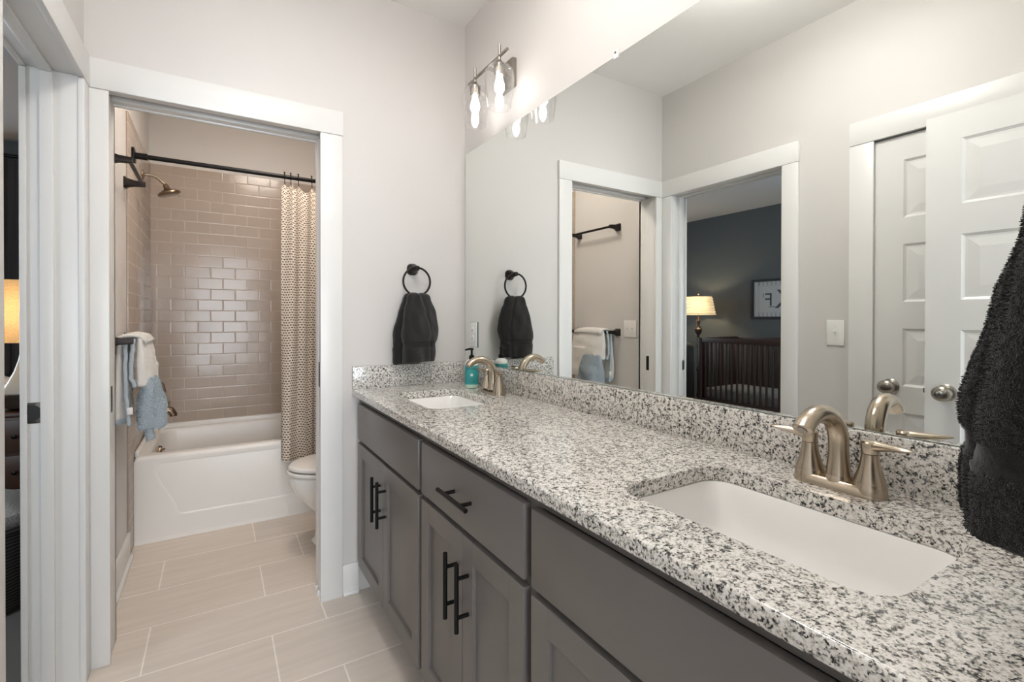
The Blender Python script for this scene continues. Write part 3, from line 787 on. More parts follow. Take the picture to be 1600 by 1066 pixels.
# ------------------------------------------------------------------ towel rings and hand towels
def towel_ring(x, wall_y, d, label):
    """d=-1: ring hangs on the back wall and projects towards -y; +1 on the near wall"""
    r = thing('towel_ring', (x, wall_y, 1.33), label, 'towel ring', 'bronze towel rings')
    zc = 1.402; zt = zc+0.0655
    Y = lambda v: wall_y+d*v
    L = []
    for v, s in ((0.0005, 0.027), (0.005, 0.027), (0.013, 0.023), (0.032, 0.015), (0.052, 0.012)):
        L.append([(p[0], Y(v), p[1]-0.5+zt-0.004) for p in [(q[0]+x, q[1]+0.5) for q in rrect(-s, s, -s, s, s*0.75, 0, 4)]])
    mt = MB().rings(L).build('mount', M['bronze'], r)
    MB().box(x-0.010, x+0.010, min(Y(0.050), Y(0.074)), max(Y(0.050), Y(0.074)), zt-0.014, zt+0.008, 0.004).build('knuckle', M['bronze'], mt)
    MB().tube([(x+0.0655*math.cos(a), Y(0.063), zc+0.0655*math.sin(a)) for a in [2*PI*k/48 for k in range(49)]], 0.0048, 12, caps=False).build('ring', M['bronze'], r)
    return r
def hand_towel(x, wall_y, d, label, fuzz, deep=1.0, drop=0.0, wide=1.0, nz=60, na=56, off=0.006, zt=1.350):
    """three hanging folds gathered through the ring; u sideways, v out from the wall"""
    m = MB()
    sg = -d   # +u is to the right as seen by someone facing that wall
    def fold(u0t, u1t, v0t, v1t, u0b, u1b, v0b, v1b, zb, ph, skew=0.0, bl=0.010):
        loops = []; mis = []
        for k in range(nz+1):
            t = k/nz; z = lerp(zt, zb, t)
            e = sstep(0, 0.75, t)**0.8
            u0, u1, v0, v1 = lerp(u0t, u0b, e), lerp(u1t, u1b, e), lerp(v0t, v0b, e), lerp(v1t, v1b, e)
            bulge = bl*math.sin(PI*min(1, t*1.3))
            cu, cv, ru, rv = (u0+u1)/2, (v0+v1)/2, (u1-u0)/2+bulge, (v1-v0)/2
            if t < 0.06: q = math.sqrt(max(0.0, 1-(1-t/0.06)**2)); ru *= 0.35+0.65*q; rv *= 0.2+0.8*q
            if t > 0.985: rv *= 0.75; ru *= 0.985
            zz = zb + 0.085 - 0.0
            band = (zb+0.070 < z < zb+0.100)
            if band: g = 0.0016 - 0.0022*(abs((z-zb-0.085)/0.015) > 0.72); ru -= g; rv -= g
            L = []
            for i in range(na):
                a = 2*PI*i/na; ca, sa = math.cos(a), math.sin(a)
                n = 2.6
                px = ru*math.copysign(abs(ca)**(2/n), ca); py = rv*math.copysign(abs(sa)**(2/n), sa)
                w = 0.006*math.sin(3*a+ph+2*t) * t
                nn = noise.noise(Vector((px*28+ph*7, py*28, z*22)))*0.005 + noise.noise(Vector((px*190, py*190+ph, z*190)))*(0.0006 if band else 0.0016)
                px += ca*(w+nn); py += sa*(w+nn)
                u = cu+px; v = max(0.004, cv+py)+off
                L.append((x+sg*u, wall_y+d*v*1.0, z + skew*(px)*t))
            loops.append(L); mis.append(1 if band else 0)
        n0 = len(m.f)
        m.rings(loops, True, True, True)
        for k in range(nz):
            if mis[k]:
                for i in range(na): m.mi[n0+k*na+i] = 1
    w = wide
    # front fold, right back fold, left back fold
    fold(-0.046*w, 0.012*w, 0.050, 0.080, -0.084*w, 0.047*w, 0.072*deep, 0.115*deep, 1.028-drop*0.6, 0.3, 0.05)
    fold(-0.006*w, 0.056*w, 0.040, 0.074, 0.000*w, 0.090*w, 0.036*deep, 0.092*deep, 1.030-drop, 1.7, bl=0.022)
    fold(-0.056*w, 0.010*w, 0.032, 0.060, -0.102*w, 0.020*w, 0.018*deep, 0.062*deep, 1.018-drop, 2.9)
    if fuzz:
        rnd = random.Random(3); base_n = len(m.f); quads = list(range(base_n))
        V = m.v
        cum = []; tot = 0
        for q in quads:
            f = m.f[q]
            if len(f) != 4 or m.mi[q] == 1: continue
            A, B, Cc, D = (Vector(V[i]) for i in f)
            ar = (B-A).length*(D-A).length; tot += ar; cum.append((q, ar))
        vs, fs = [], []
        for q, ar in cum:
            want = fuzz*ar/tot; k = int(want) + (1 if rnd.random() < want-int(want) else 0)
            A, B, Cc, D = (Vector(V[i]) for i in m.f[q])
            nrm = (B-A).cross(D-A)
            if nrm.length < 1e-12: continue
            nrm.normalize()
            for _ in range(k):
                s, t = rnd.random(), rnd.random()
                p = A*(1-s)*(1-t)+B*s*(1-t)+Cc*s*t+D*(1-s)*t
                for dirn in (1,):
                    dd = Vector((rnd.uniform(-1, 1), rnd.uniform(-1, 1), rnd.uniform(-1.2, 0.5)))*0.7
                    ln = rnd.uniform(0.0016, 0.0036)
                    cc = Vector((x+sg*0.0, wall_y+d*0.06, p.z)); out = (p-cc); out.z = 0
                    n2 = nrm if nrm.dot(out) >= 0 else -nrm
                    tip = p+(n2+dd*0.6).normalized()*ln
                    sd = n2.cross(Vector((rnd.uniform(-1, 1), rnd.uniform(-1, 1), rnd.uniform(-1, 1)))).normalized()*0.0006
                    o = len(vs); vs += [p-sd, p+sd, tip+sd*0.5, tip-sd*0.5]; fs.append([o, o+1, o+2, o+3])
        m.add(vs, fs, 0, False)
    return m.build('hand_towel', [M['towel'], M['band']], None, label=label, cat='towel', group='charcoal hand towels on rings', fixn=not fuzz, auto=None)
towel_ring(-0.278, 0.0, -1, 'bronze towel ring on the wall between doorway and mirror')
hand_towel(-0.278, -0.001, -1, 'small charcoal hand towel hanging over the far corner of the counter', 0)
towel_ring(-0.352, YN, 1, 'bronze towel ring on the near wall, holding the big dark towel')
hand_towel(-0.352, YN+0.001, 1, 'fluffy charcoal hand towel hanging at the near end of the counter', 52000, deep=1.16, drop=0.020, wide=1.0, off=0.014, zt=1.362, nz=130, na=110)

# ------------------------------------------------------------------ soap bottle
bx, by, bz = -0.084, -0.246, CZ1
sb = thing('soap_bottle', (bx, by, bz), 'teal-labelled pump soap bottle beside the far faucet', 'soap bottle')
body = MB().lathe([(0.001, bz+0.0005), (0.027, bz+0.0005), (0.031, bz+0.004), (0.031, bz+0.104), (0.0305, bz+0.107)], (bx, by, 0), 'z', 32).build('bottle', M['mint'], sb)
lab = MB().lathe([(0.0313, bz+0.018), (0.0313, bz+0.103)], (bx, by, 0), 'z', 48, caps=(False, False)).build('label', M['teal'], body, label='teal printed label')
MB().lathe([(0.0305, bz+0.1065), (0.031, bz+0.110), (0.028, bz+0.119), (0.020, bz+0.127), (0.012, bz+0.130)], (bx, by, 0), 'z', 32).build('shoulder', M['whitefab'], sb, label='white domed shoulder')
pm = MB().lathe([(0.0125, bz+0.129), (0.0125, bz+0.145), (0.007, bz+0.150), (0.005, bz+0.152), (0.005, bz+0.172), (0.009, bz+0.173), (0.009, bz+0.180), (0.002, bz+0.182)], (bx, by, 0), 'z', 20)
pm.tube([(bx, by, bz+0.178), (bx-0.012, by+0.004, bz+0.1775), (bx-0.030, by+0.008, bz+0.173)], [0.0055, 0.005, 0.0035], 10)
pm.build('pump', M['black'], sb, label='black pump head')
def wrap_text(body_s, size, z, parent, m, ang):
    vs, fs = text_mesh(body_s, size)
    o = []
    for p in vs:
        a = ang + p[0]/0.0318; o.append((bx+0.0318*math.cos(a), by+0.0318*math.sin(a), z+p[1]))
    mb = MB(); mb.add(o, fs); mb.build('printing', m, parent, fixn=False)
fa = math.atan2(-2.2043-by, -1.0742-bx)
wrap_text("MEYER'S", 0.014, bz+0.088, lab, M['ink'], fa)
wrap_text("HAND", 0.010, bz+0.042, lab, M['ink'], fa)
wrap_text("SOAP", 0.012, bz+0.030, lab, M['ink'], fa)
m = MB()
pts = []
for k in range(20):
    q = 2*PI*k/20; rr = 0.0058*(1+0.22*math.cos(6*q)); a = fa+rr*math.cos(q)/0.0318
    pts.append((bx+0.0318*math.cos(a), by+0.0318*math.sin(a), bz+0.062+rr*math.sin(q)))
m.add(pts, [list(range(20))]); m.build('flower_mark', M['whitefab'], lab, fixn=False, label='white flower mark')

# ------------------------------------------------------------------ switch plates
def switch(name, y, z, w, n, label):
    r = thing('light_switch', (XL, y, z-0.06), label, 'light switch', None)
    MB().box(XL+0.0005, XL+0.006, y-w/2, y+w/2, z-0.061, z+0.061, 0.002).build('cover_plate', M['plate'], r)
    for k in range(n):
        yy = y+(k-(n-1)/2)*0.046
        MB().box(XL+0.0055, XL+0.0075, yy-0.006, yy+0.006, z-0.013, z+0.013, 0.0005).build('surround', M['plate'], r)
        MB().tube([(XL+0.006, yy, z), (XL+0.018, yy, z+0.007)], [0.0045, 0.0035], 8).build('toggle', M['plate'], r)
        for q in (-0.03, 0.03):
            MB().lathe([(0.0005, XL+0.0068), (0.003, XL+0.0066), (0.0032, XL+0.005)], (0, yy, z+q), 'x', 10).build('screw', M['trim'], r)
switch('light_switch', -1.060, 1.165, 0.078, 1, 'white single toggle switch between the nursery and closet doorways')
switch('light_switch', 0.281, 1.158, 0.122, 2, 'white double toggle switch inside the tub room beside the towel bar')

# ------------------------------------------------------------------ tub room fittings
def towel_bar(z, label):
    bxx = XL+0.074
    r = thing('towel_bar', (XL, 0.625, z), label, 'towel bar', 'bronze towel bars on the tub room wall')
    for y in (0.405, 0.845):
        L = []
        for d, s in ((0.0005, 0.027), (0.006, 0.027), (0.014, 0.022), (0.040, 0.0145), (0.078, 0.0125), (0.086, 0.011)):
            L.append([(XL+d, y+p[0], z+p[1]) for p in rrect(-s, s, -s, s, s*0.3, 0, 4)])
        MB().rings(L).build('post', M['bronze'], r)
    MB().tube([(bxx, 0.413, z), (bxx, 0.837, z)], 0.0085, 14).build('bar', M['bronze'], r)
    return r
b1 = towel_bar(1.905, 'empty bronze towel bar high on the tub room wall')
dup(b1, (XL, 0.625, 1.130), 'lower bronze towel bar with the baby towel over it')

def add_fuzz(m, count, l0, l1, w, seed, center):
    """short pile tufts standing on the surface of a gathered shape"""
    rnd = random.Random(seed); V = m.v; cum = []; tot = 0
    for q in range(len(m.f)):
        f = m.f[q]
        if len(f) != 4: continue
        A, B, Cc, D = (Vector(V[i]) for i in f); ar = (B-A).length*(D-A).length; tot += ar; cum.append((q, ar))
    parts = {}
    for q, ar in cum:
        want = count*ar/tot; k = int(want)+(1 if rnd.random() < want-int(want) else 0)
        if not k: continue
        A, B, Cc, D = (Vector(V[i]) for i in m.f[q]); nrm = (B-A).cross(D-A)
        if nrm.length < 1e-12: continue
        nrm.normalize(); vs, fs = parts.setdefault(m.mi[q], ([], []))
        c0 = center((A+B+Cc+D)/4)
        if nrm.dot((A+Cc)/2-c0) < 0: nrm = -nrm
        for _ in range(k):
            s_, t_ = rnd.random(), rnd.random()
            p = A*(1-s_)*(1-t_)+B*s_*(1-t_)+Cc*s_*t_+D*(1-s_)*t_
            tip = p+(nrm+Vector((rnd.uniform(-1, 1), rnd.uniform(-1, 1), rnd.uniform(-1.2, 0.5)))*0.5).normalized()*rnd.uniform(l0, l1)
            sd = nrm.cross(Vector((rnd.uniform(-1, 1), rnd.uniform(-1, 1), rnd.uniform(-1, 1)))).normalized()*w
            o = len(vs); vs += [p-sd, p+sd, tip+sd*0.4, tip-sd*0.4]; fs.append([o, o+1, o+2, o+3])
    for mi, (vs, fs) in parts.items(): m.add(vs, fs, mi, False)
    return m
# hooded baby towel over the lower bar
def drape(m, x0, x1, y0, y1, zt, zb, ph, mi=0, nz=40, na=44, amp=0.006, taper=0.75, hem=None, skx=0.0, sky=0.0):
    loops = []; mk = []
    for k in range(nz+1):
        t = k/nz; z = lerp(zt, zb, t)
        e = sstep(0, 0.6, t)
        ru, rv = (x1-x0)/2*lerp(taper, 1, e), (y1-y0)/2*lerp(0.9, 1, e)
        if t < 0.07: q = math.sqrt(max(0, 1-(1-t/0.07)**2)); ru *= 0.3+0.7*q; rv *= 0.9+0.1*q
        if t > 0.95: q = math.sqrt(max(0, 1-((t-0.95)/0.05)**2)); ru *= 0.6+0.4*q; rv *= 0.9+0.1*q
        L = []
        for i in range(na):
            a = 2*PI*i/na; ca, sa = math.cos(a), math.sin(a)
            px = ru*math.copysign(abs(ca)**0.75, ca); py = rv*math.copysign(abs(sa)**0.75, sa)
            w = amp*math.sin(4*a+ph+3*t)*t + noise.noise(Vector((px*30+ph, py*20, z*16)))*0.007
            px += ca*w; py += sa*w
            L.append(((x0+x1)/2+px+skx*t, (y0+y1)/2+py+sky*t, z))
        loops.append(L); mk.append(hem is not None and z < zb+hem)
    n0 = len(m.f); m.rings(loops, True, True, True, mi)
    for k in range(nz):
        if mk[k]:
            for i in range(na): m.mi[n0+k*na+i] = 1
bt = thing('hooded_towel', (-1.39, 0.58, 0.66), 'white and pale blue hooded baby towel over the lower towel bar', 'towel')
m = MB()
drape(m, -1.458, -1.410, 0.425, 0.77, 1.140, 0.765, 0.4, hem=0.035, taper=0.6, skx=-0.002)
drape(m, -1.396, -1.330, 0.430, 0.80, 1.148, 0.925, 1.1, hem=0.0, taper=0.6, skx=0.012, sky=0.0)
drape(m, -1.372, -1.315, 0.560, 0.79, 1.02, 0.790, 2.1, taper=0.9)
m.tube([(-1.45, 0.61, 1.135), (-1.42, 0.61, 1.148), (-1.392, 0.61, 1.152), (-1.36, 0.61, 1.146), (-1.34, 0.61, 1.12)], 0.014, 10, flat=(11.5, 1))
add_fuzz(m, 9000, 0.0015, 0.0035, 0.0012, 11, lambda p: Vector((-1.434 if p.x < -1.404 else -1.358, 0.6, p.z)))
m.build('terry_body', [M['wtowel'], M['btowel']], bt, auto=None, fixn=False)
tr = MB()
def wob(pts, n, s):
    out = []
    for i in range(len(pts)-1):
        for k in range(n):
            p = Vector(pts[i]).lerp(Vector(pts[i+1]), k/n); out.append(p+Vector((noise.noise(p*40+Vector((s, 0, 0)))*0.004, noise.noise(p*40+Vector((0, s, 0)))*0.004, 0)))
    out.append(Vector(pts[-1])); return out
tr.tube(wob([(-1.408, 0.422, 1.135), (-1.409, 0.42, 1.0), (-1.405, 0.42, 0.88), (-1.398, 0.425, 0.765)], 8, 1), [0.0075]*24+[0.010], 10)
tr.tube(wob([(-1.383, 0.430, 1.140), (-1.388, 0.425, 1.05), (-1.390, 0.425, 0.97), (-1.376, 0.43, 0.930)], 8, 3), 0.008, 10)
tr.build('plush_edging', M['btowel'], bt, auto=None, label='pale blue plush edging')
hd_ = MB()
drape(hd_, -1.384, -1.284, 0.435, 0.66, 0.965, 0.735, 0.7, amp=0.012, taper=0.40, skx=0.006)
hd_.tube(wob([(-1.338, 0.46, 0.755), (-1.330, 0.455, 0.715), (-1.322, 0.45, 0.688)], 6, 5), [0.011+0.006*k/12 for k in range(13)], 10)
add_fuzz(hd_, 9000, 0.003, 0.007, 0.0016, 12, lambda p: Vector((-1.330, 0.54, min(p.z, 0.9))))
hd_.build('hood', M['btowel'], bt, auto=None, fixn=False, label='pale blue plush hood')
e_ = MB(); e_.tube(wob([(-1.308, 0.56, 0.765), (-1.298, 0.555, 0.73), (-1.294, 0.55, 0.71)], 5, 8), [0.009+0.004*k/10 for k in range(11)], 10); e_.build('hood_ear', M['wtowel'], bt, auto=None, label='small white ear on the hood')
MB().box(-1.402, -1.382, 0.405, 0.410, 0.815, 0.845, 0.001).build('care_tag', M['whitefab'], bt, label='white care tag')

# bathtub
TX0, TX1, TY0, TY1, TZ = XL+0.010, XR2-0.010, 1.060, YT-0.010, 0.475
tub = thing('bathtub', ((TX0+TX1)/2, (TY0+TY1)/2, 0), 'white alcove bathtub with a panelled apron', 'bathtub')
m = MB(); rr = 0.022
L = []
for z, i in ((0.12, 0.001), (TZ-rr, 0.0)): L.append(rrect(TX0+i, TX1-i, TY0+i, TY1-i, 0.006, z))
for k in range(1, 5):
    a = PI/2*k/4; L.append(rrect(TX0+rr*(1-math.cos(a)), TX1-rr*(1-math.cos(a)), TY0+rr*(1-math.cos(a)), TY1-rr*(1-math.cos(a)), 0.012, TZ-rr+rr*math.sin(a)))
bx0, bx1, by0, by1 = TX0+0.062, TX1-0.11, TY0+0.075, TY1-0.075
L.append(rrect(bx0-0.018, bx1+0.018, by0-0.018, by1+0.018, 0.10, TZ, 6))
for k in range(1, 4):
    a = PI/2*k/3; q = 0.018*(1-math.sin(a)); L.append(rrect(bx0-q, bx1+q, by0-q, by1+q, 0.09, TZ-0.018+0.018*math.cos(a)))
for t in (0.2, 0.5, 0.8, 0.93, 1.0):
    i = 0.045*t+0.06*max(0, (t-0.75)/0.25)**2; L.append(rrect(bx0+i*0.8, bx1-i*1.6, by0+i, by1-i, 0.10, lerp(TZ-0.018, 0.095, t)))
m.rings(L, True, False, True)
# raised back and end deck where the wall tile starts
m.box(TX0, TX1, TY1-0.028, TY1, TZ-0.01, 0.503, 0.006).box(TX0, TX0+0.020, TY0+0.03, TY1, TZ-0.01, 0.503, 0.006)
m.build('tub_shell', M['acryl'], tub, auto=50)
# apron with a sunk panel
ap = MB(); nx, nz = 220, 60; vs = []; fs = []
for j in range(nz+1):
    for i in range(nx+1):
        x = lerp(TX0, TX1, i/nx); z = lerp(0.0, TZ-rr-0.001, j/nz)
        left = 0.085+0.10*sstep(0.42, 0.13, z); right = 0.085+0.10*sstep(0.42, 0.13, z)
        k = sstep(left, left+0.05, x-TX0)*sstep(right, right+0.05, TX1-x)*sstep(0.125, 0.165, z)*(1-sstep(0.36, 0.44, z))
        vs.append((x, TY0-0.001+0.013*k-0.002*(1-sstep(0.0, 0.02, z)), z))
for j in range(nz):
    for i in range(nx): a = j*(nx+1)+i; fs.append([a, a+1, a+nx+2, a+nx+1])
ap.add(vs, fs, 0, True); ap.build('apron', M['acryl'], tub, auto=None)
ov = MB().lathe([(0.001, 0.020), (0.030, 0.018), (0.034, 0.010), (0.034, 0.0)], (bx0+0.012, (TY0+TY1)/2, 0.405), 'x', 24).build('overflow_cover', M['brass'], tub, label='bronze overflow cover')
MB().tube([(bx0+0.030, (TY0+TY1)/2, 0.410), (bx0+0.045, (TY0+TY1)/2, 0.418)], [0.006, 0.004], 10).build('trip_lever', M['brass'], ov)

YP = (TY0+TY1)/2     # plumbing line
TXF = XL+0.009
sh = thing('shower', (TXF, YP, 2.0), 'bronze shower head on a curved arm above the tub', 'shower')
MB().lathe([(0.030, TXF), (0.028, TXF+0.004), (0.014, TXF+0.011)], (0, YP, 2.105), 'x', 24).build('flange', M['brass'], sh)
P = [(TXF, YP, 2.105), (TXF+0.030, YP, 2.107)] + [(TXF+0.030+0.075*math.sin(a), YP, 2.032+0.075*math.cos(a)) for a in [0.15*k for k in range(1, 6)]] + [(TXF+0.112, YP, 2.058)]
MB().tube(P, 0.0085, 14).build('arm', M['nickel'], sh)
hc = Vector((TXF+0.112, YP, 2.058)); dn = Vector((0.50, 0, -0.86)).normalized()
def lathe_dir(m, prof, c, d, seg=28, **k):
    d = d.normalized(); s = d.orthogonal().normalized(); u = d.cross(s)
    m.rings([[c+d*t+(s*math.cos(q)+u*math.sin(q))*r for q in [2*PI*i/seg for i in range(seg)]] for r, t in prof], **k); return m
lathe_dir(MB(), [(0.011, -0.004), (0.015, 0.004), (0.016, 0.020), (0.020, 0.028), (0.030, 0.036), (0.052, 0.044), (0.0625, 0.052), (0.0625, 0.060), (0.056, 0.064), (0.001, 0.0645)], hc, Vector((0.36, 0, -0.93))).build('head', M['brass'], sh)
MB().tube([hc+Vector((0.063, 0, -0.052)), hc+Vector((0.078, 0, -0.060))], [0.004, 0.003], 8).build('spray_lever', M['brass'], sh)
vh = thing('tub_valve', (TXF, YP, 0.80), 'bronze lever valve on the tiled wall behind the baby towel', 'valve')
MB().lathe([(0.085, TXF), (0.083, TXF+0.004), (0.040, TXF+0.010), (0.030, TXF+0.014), (0.026, TXF+0.040), (0.022, TXF+0.046)], (0, YP, 0.825), 'x', 32).build('escutcheon', M['brass'], vh)
MB().tube([(TXF+0.040, YP, 0.825), (TXF+0.080, YP, 0.827), (TXF+0.096, YP, 0.818), (TXF+0.103, YP, 0.790), (TXF+0.110, YP, 0.768)], [0.013, 0.012, 0.010, 0.0085, 0.006], 12).build('lever', M['brass'], vh)
ts = thing('tub_spout', (TXF, YP, 0.62), 'bronze tub spout with a diverter knob over the tub end', 'tub spout')
MB().tube([(TXF, YP, 0.660), (TXF+0.03, YP, 0.660), (TXF+0.10, YP, 0.661), (TXF+0.135, YP, 0.652), (TXF+0.150, YP, 0.628), (TXF+0.151, YP, 0.615)], [0.029, 0.026, 0.024, 0.024, 0.021, 0.020], 16).build('spout', M['brass'], ts)
MB().lathe([(0.005, 0.680), (0.005, 0.698), (0.009, 0.702), (0.008, 0.710), (0.001, 0.712)], (TXF+0.128, YP, 0), 'z', 14).build('diverter_knob', M['brass'], ts)

# shower curtain rod, hooks and curtain
RY, RZ = 1.045, 2.100
rod = thing('curtain_rod', ((XL+XR2)/2, RY, RZ), 'black shower curtain rod spanning the tub alcove', 'curtain rod')
MB().tube([(XL+0.028, RY, RZ), (XR2-0.005, RY, RZ)], 0.0125, 18).build('rod', M['black'], rod)
for x0, x1 in ((XL+0.0095, XL+0.022), (XR2-0.022, XR2-0.0095)):
    MB().box(x0, x1, RY-0.036, RY+0.036, RZ-0.036, RZ+0.036, 0.004).build('flange', M['black'], rod)
MB().tube([(XL+0.02, RY, RZ), (XL+0.075, RY, RZ)], 0.0175, 18).build('collar', M['black'], rod)
hook_x = [-0.718, -0.683, -0.640, -0.562, -0.50, -0.43]
def curtain_sheet(x0, x1, y, zt, zb, nf, seed, name, m, label, cat, uvscale=1.0, top=None, amp=0.030):
    nu, nv = nf*22, 70; vs = []; fs = []; uv = []
    # arc length along the folds
    for j in range(nv+1):
        t = j/nv; arcl = 0; prev = None
        for i in range(nu+1):
            s = i/nu
            A = amp*(0.55+0.45*t)
            ph = 2*PI*nf*s + 0.7*math.sin(3.1*s+seed)
            xx = lerp(x0, x1, s) + 0.010*math.sin(2*ph)*(0.3+0.7*t) - 0.012*(1-s)*0 + (x0-lerp(x0, x1, s))*(-0.0)
            xx += (1-t)**2*0.02*(0.5-s)
            yy = y + A*math.sin(ph) + 0.006*math.sin(5*ph*0.5+4*t)
            zz = lerp(zt, zb, t)
            if top: zz -= (1-sstep(0, 0.25, t))*top(xx)
            zz += 0.004*math.sin(ph*1.5)*t
            p = (xx, yy, zz); vs.append(p)
            if prev: arcl += math.hypot(p[0]-prev[0], p[1]-prev[1])
            prev = p; uv.append((arcl*uvscale, t*(zt-zb)*uvscale))
    for j in range(nv):
        for i in range(nu): a = j*(nu+1)+i; fs.append([a, a+1, a+nu+2, a+nu+1])
    mb = MB(); mb.add(vs, fs, 0, True)
    return mb.build(name, m, None, label=label, cat=cat, auto=None, uvs=uv, fixn=False)
def sag(x):
    k = [h for h in hook_x if h <= x]; n = [h for h in hook_x if h > x]
    if not k: return 0.9*abs(x-hook_x[0])
    if not n: return 0.2*abs(x-hook_x[-1])
    a, b = k[-1], n[0]; return 0.55*(b-a)*4*((x-a)/(b-a))*(1-(x-a)/(b-a))
curtain_sheet(-0.748, -0.405, RY-0.030, RZ-0.052, 0.355, 4, 1.3, 'shower_curtain', M['curtain'], 'cream shower curtain with small brown dashes gathered at the right', 'curtain', top=sag, amp=0.031)
hk = thing('curtain_hook', (hook_x[0], RY, RZ), 'black ring hook at the left edge of the gathered shower curtain', 'curtain hook', 'shower curtain hooks on the rod')
MB().tube([(hook_x[0], RY+0.019*math.cos(a), RZ+0.004+0.019*math.sin(a)) for a in [2*PI*k/20 for k in range(21)]], 0.0022, 8, caps=False).build('ring', M['black'], hk)
m = MB().tube([(hook_x[0], RY-0.010, RZ-0.014), (hook_x[0], RY-0.014, RZ-0.035), (hook_x[0], RY-0.018, RZ-0.052), (hook_x[0], RY-0.026, RZ-0.050)], 0.0022, 8)
m.build('hook', M['black'], hk)
MB().lathe([(0.001, RZ+0.021), (0.0055, RZ+0.024), (0.005, RZ+0.029), (0.001, RZ+0.031)], (hook_x[0], RY, 0), 'z', 10).build('bead', M['black'], hk)
for q, lb in zip(hook_x[1:], ('second', 'third', 'fourth', 'fifth', 'sixth')):
    dup(hk, (q, RY, RZ), 'black ring hook on the shower curtain rod, %s from the left' % lb)

# toilet, tank against the right wall, bowl towards -x
tx, ty = XR2, 0.60
to = thing('toilet', (-0.36, ty, 0), 'white toilet half hidden by the doorway, bowl facing left', 'toilet')
def egg(cx, rx0, rx1, ry, z, n=36):
    """egg outline: rx0 towards -x (front), rx1 towards +x"""
    L = []
    for k in range(n):
        a = 2*PI*k/n; c = math.cos(a)
        L.append((cx+(rx1 if c > 0 else rx0)*c, ty+ry*math.sin(a)*(1-0.06*max(0, -c)), z))
    return L
bc = -0.50
MB().rings([egg(bc, 0.13, 0.26, 0.105, 0.0), egg(bc, 0.135, 0.26, 0.105, 0.012), egg(bc, 0.118, 0.25, 0.098, 0.03), egg(bc, 0.105, 0.24, 0.090, 0.12), egg(bc, 0.125, 0.24, 0.098, 0.18), egg(bc, 0.185, 0.25, 0.135, 0.24), egg(bc, 0.228, 0.26, 0.165, 0.30), egg(bc, 0.246, 0.26, 0.178, 0.345), egg(bc, 0.248, 0.26, 0.180, 0.378), egg(bc, 0.242, 0.255, 0.176, 0.386)]).build('bowl', M['porc'], to, auto=60)
st = MB().rings([egg(bc, 0.22, 0.18, 0.155, 0.385), egg(bc, 0.22, 0.18, 0.155, 0.393), egg(bc, 0.250, 0.20, 0.182, 0.393), egg(bc, 0.256, 0.205, 0.187, 0.398), egg(bc, 0.256, 0.205, 0.187, 0.407), egg(bc, 0.250, 0.20, 0.182, 0.412)]).build('seat', M['porc'], to)
MB().rings([egg(bc, 0.21, 0.18, 0.15, 0.411), egg(bc, 0.21, 0.18, 0.15, 0.419), egg(bc, 0.244, 0.20, 0.178, 0.419), egg(bc, 0.250, 0.205, 0.183, 0.424), egg(bc, 0.249, 0.205, 0.183, 0.434), egg(bc, 0.238, 0.20, 0.174, 0.444), egg(bc, 0.16, 0.15, 0.11, 0.452), egg(bc, 0.02, 0.02, 0.02, 0.454)]).build('lid', M['porc'], to)
MB().box(-0.245, -0.006, ty-0.21, ty+0.21, 0.385, 0.735, 0.025, 4).build('tank', M['porc'], to)
MB().box(-0.255, -0.002, ty-0.22, ty+0.22, 0.733, 0.770, 0.012, 3).build('tank_lid', M['porc'], to)
MB().box(-0.33, -0.05, ty-0.12, ty+0.12, 0.20, 0.392, 0.03, 3).build('deck', M['porc'], to)
MB().tube([(-0.243, ty-0.15, 0.68), (-0.262, ty-0.15, 0.68), (-0.264, ty-0.09, 0.674)], 0.007, 10).build('flush_lever', M['nickel2'], to)

# ------------------------------------------------------------------ nursery beyond the left wall
NX0, NX1, NYA, NYB = -4.95, XL-TW, -1.15, 3.30
struct('floor_nursery', 'dim carpet floor of the nursery', 'floor', MB().box(NX0, NX1, NYA, NYB, -0.1, 0), M['nfloor'])
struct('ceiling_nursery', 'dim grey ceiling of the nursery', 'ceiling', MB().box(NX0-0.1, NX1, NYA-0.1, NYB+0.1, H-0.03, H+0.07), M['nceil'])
struct('wall_nursery_far', 'slate grey nursery wall behind the crib', 'wall', MB().box(NX0-0.1, NX0, NYA-0.1, NYB+0.1, 0, H), M['nwall'])
struct('wall_nursery_window', 'slate grey nursery wall behind the dark curtains', 'wall', MB().box(NX0, NX1+TW, NYB, NYB+0.1, 0, H), M['nwall'])
struct('wall_nursery_near', 'slate grey near wall of the nursery', 'wall', MB().box(NX0, NX1, NYA-0.1, NYA, 0, H), M['nwall'])
struct('wall_nursery_inner', 'slate grey nursery side of the wall shared with the bathroom', 'wall',
       MB().box(NX1-0.003, NX1, NY1+0.03, NYB, 0, H).box(NX1-0.003, NX1, NYA, NY0-0.03, 0, H).box(NX1-0.003, NX1, NY0-0.03, NY1+0.03, OZ+0.02, H), M['nwall'])
# closet box behind the closet door
struct('wall_closet', 'plain back of the closet behind its door', 'wall', MB().box(XL-TW-0.5, XL-TW-0.48, NYA-0.95, NYA-0.1, 0, H), M['wall'])

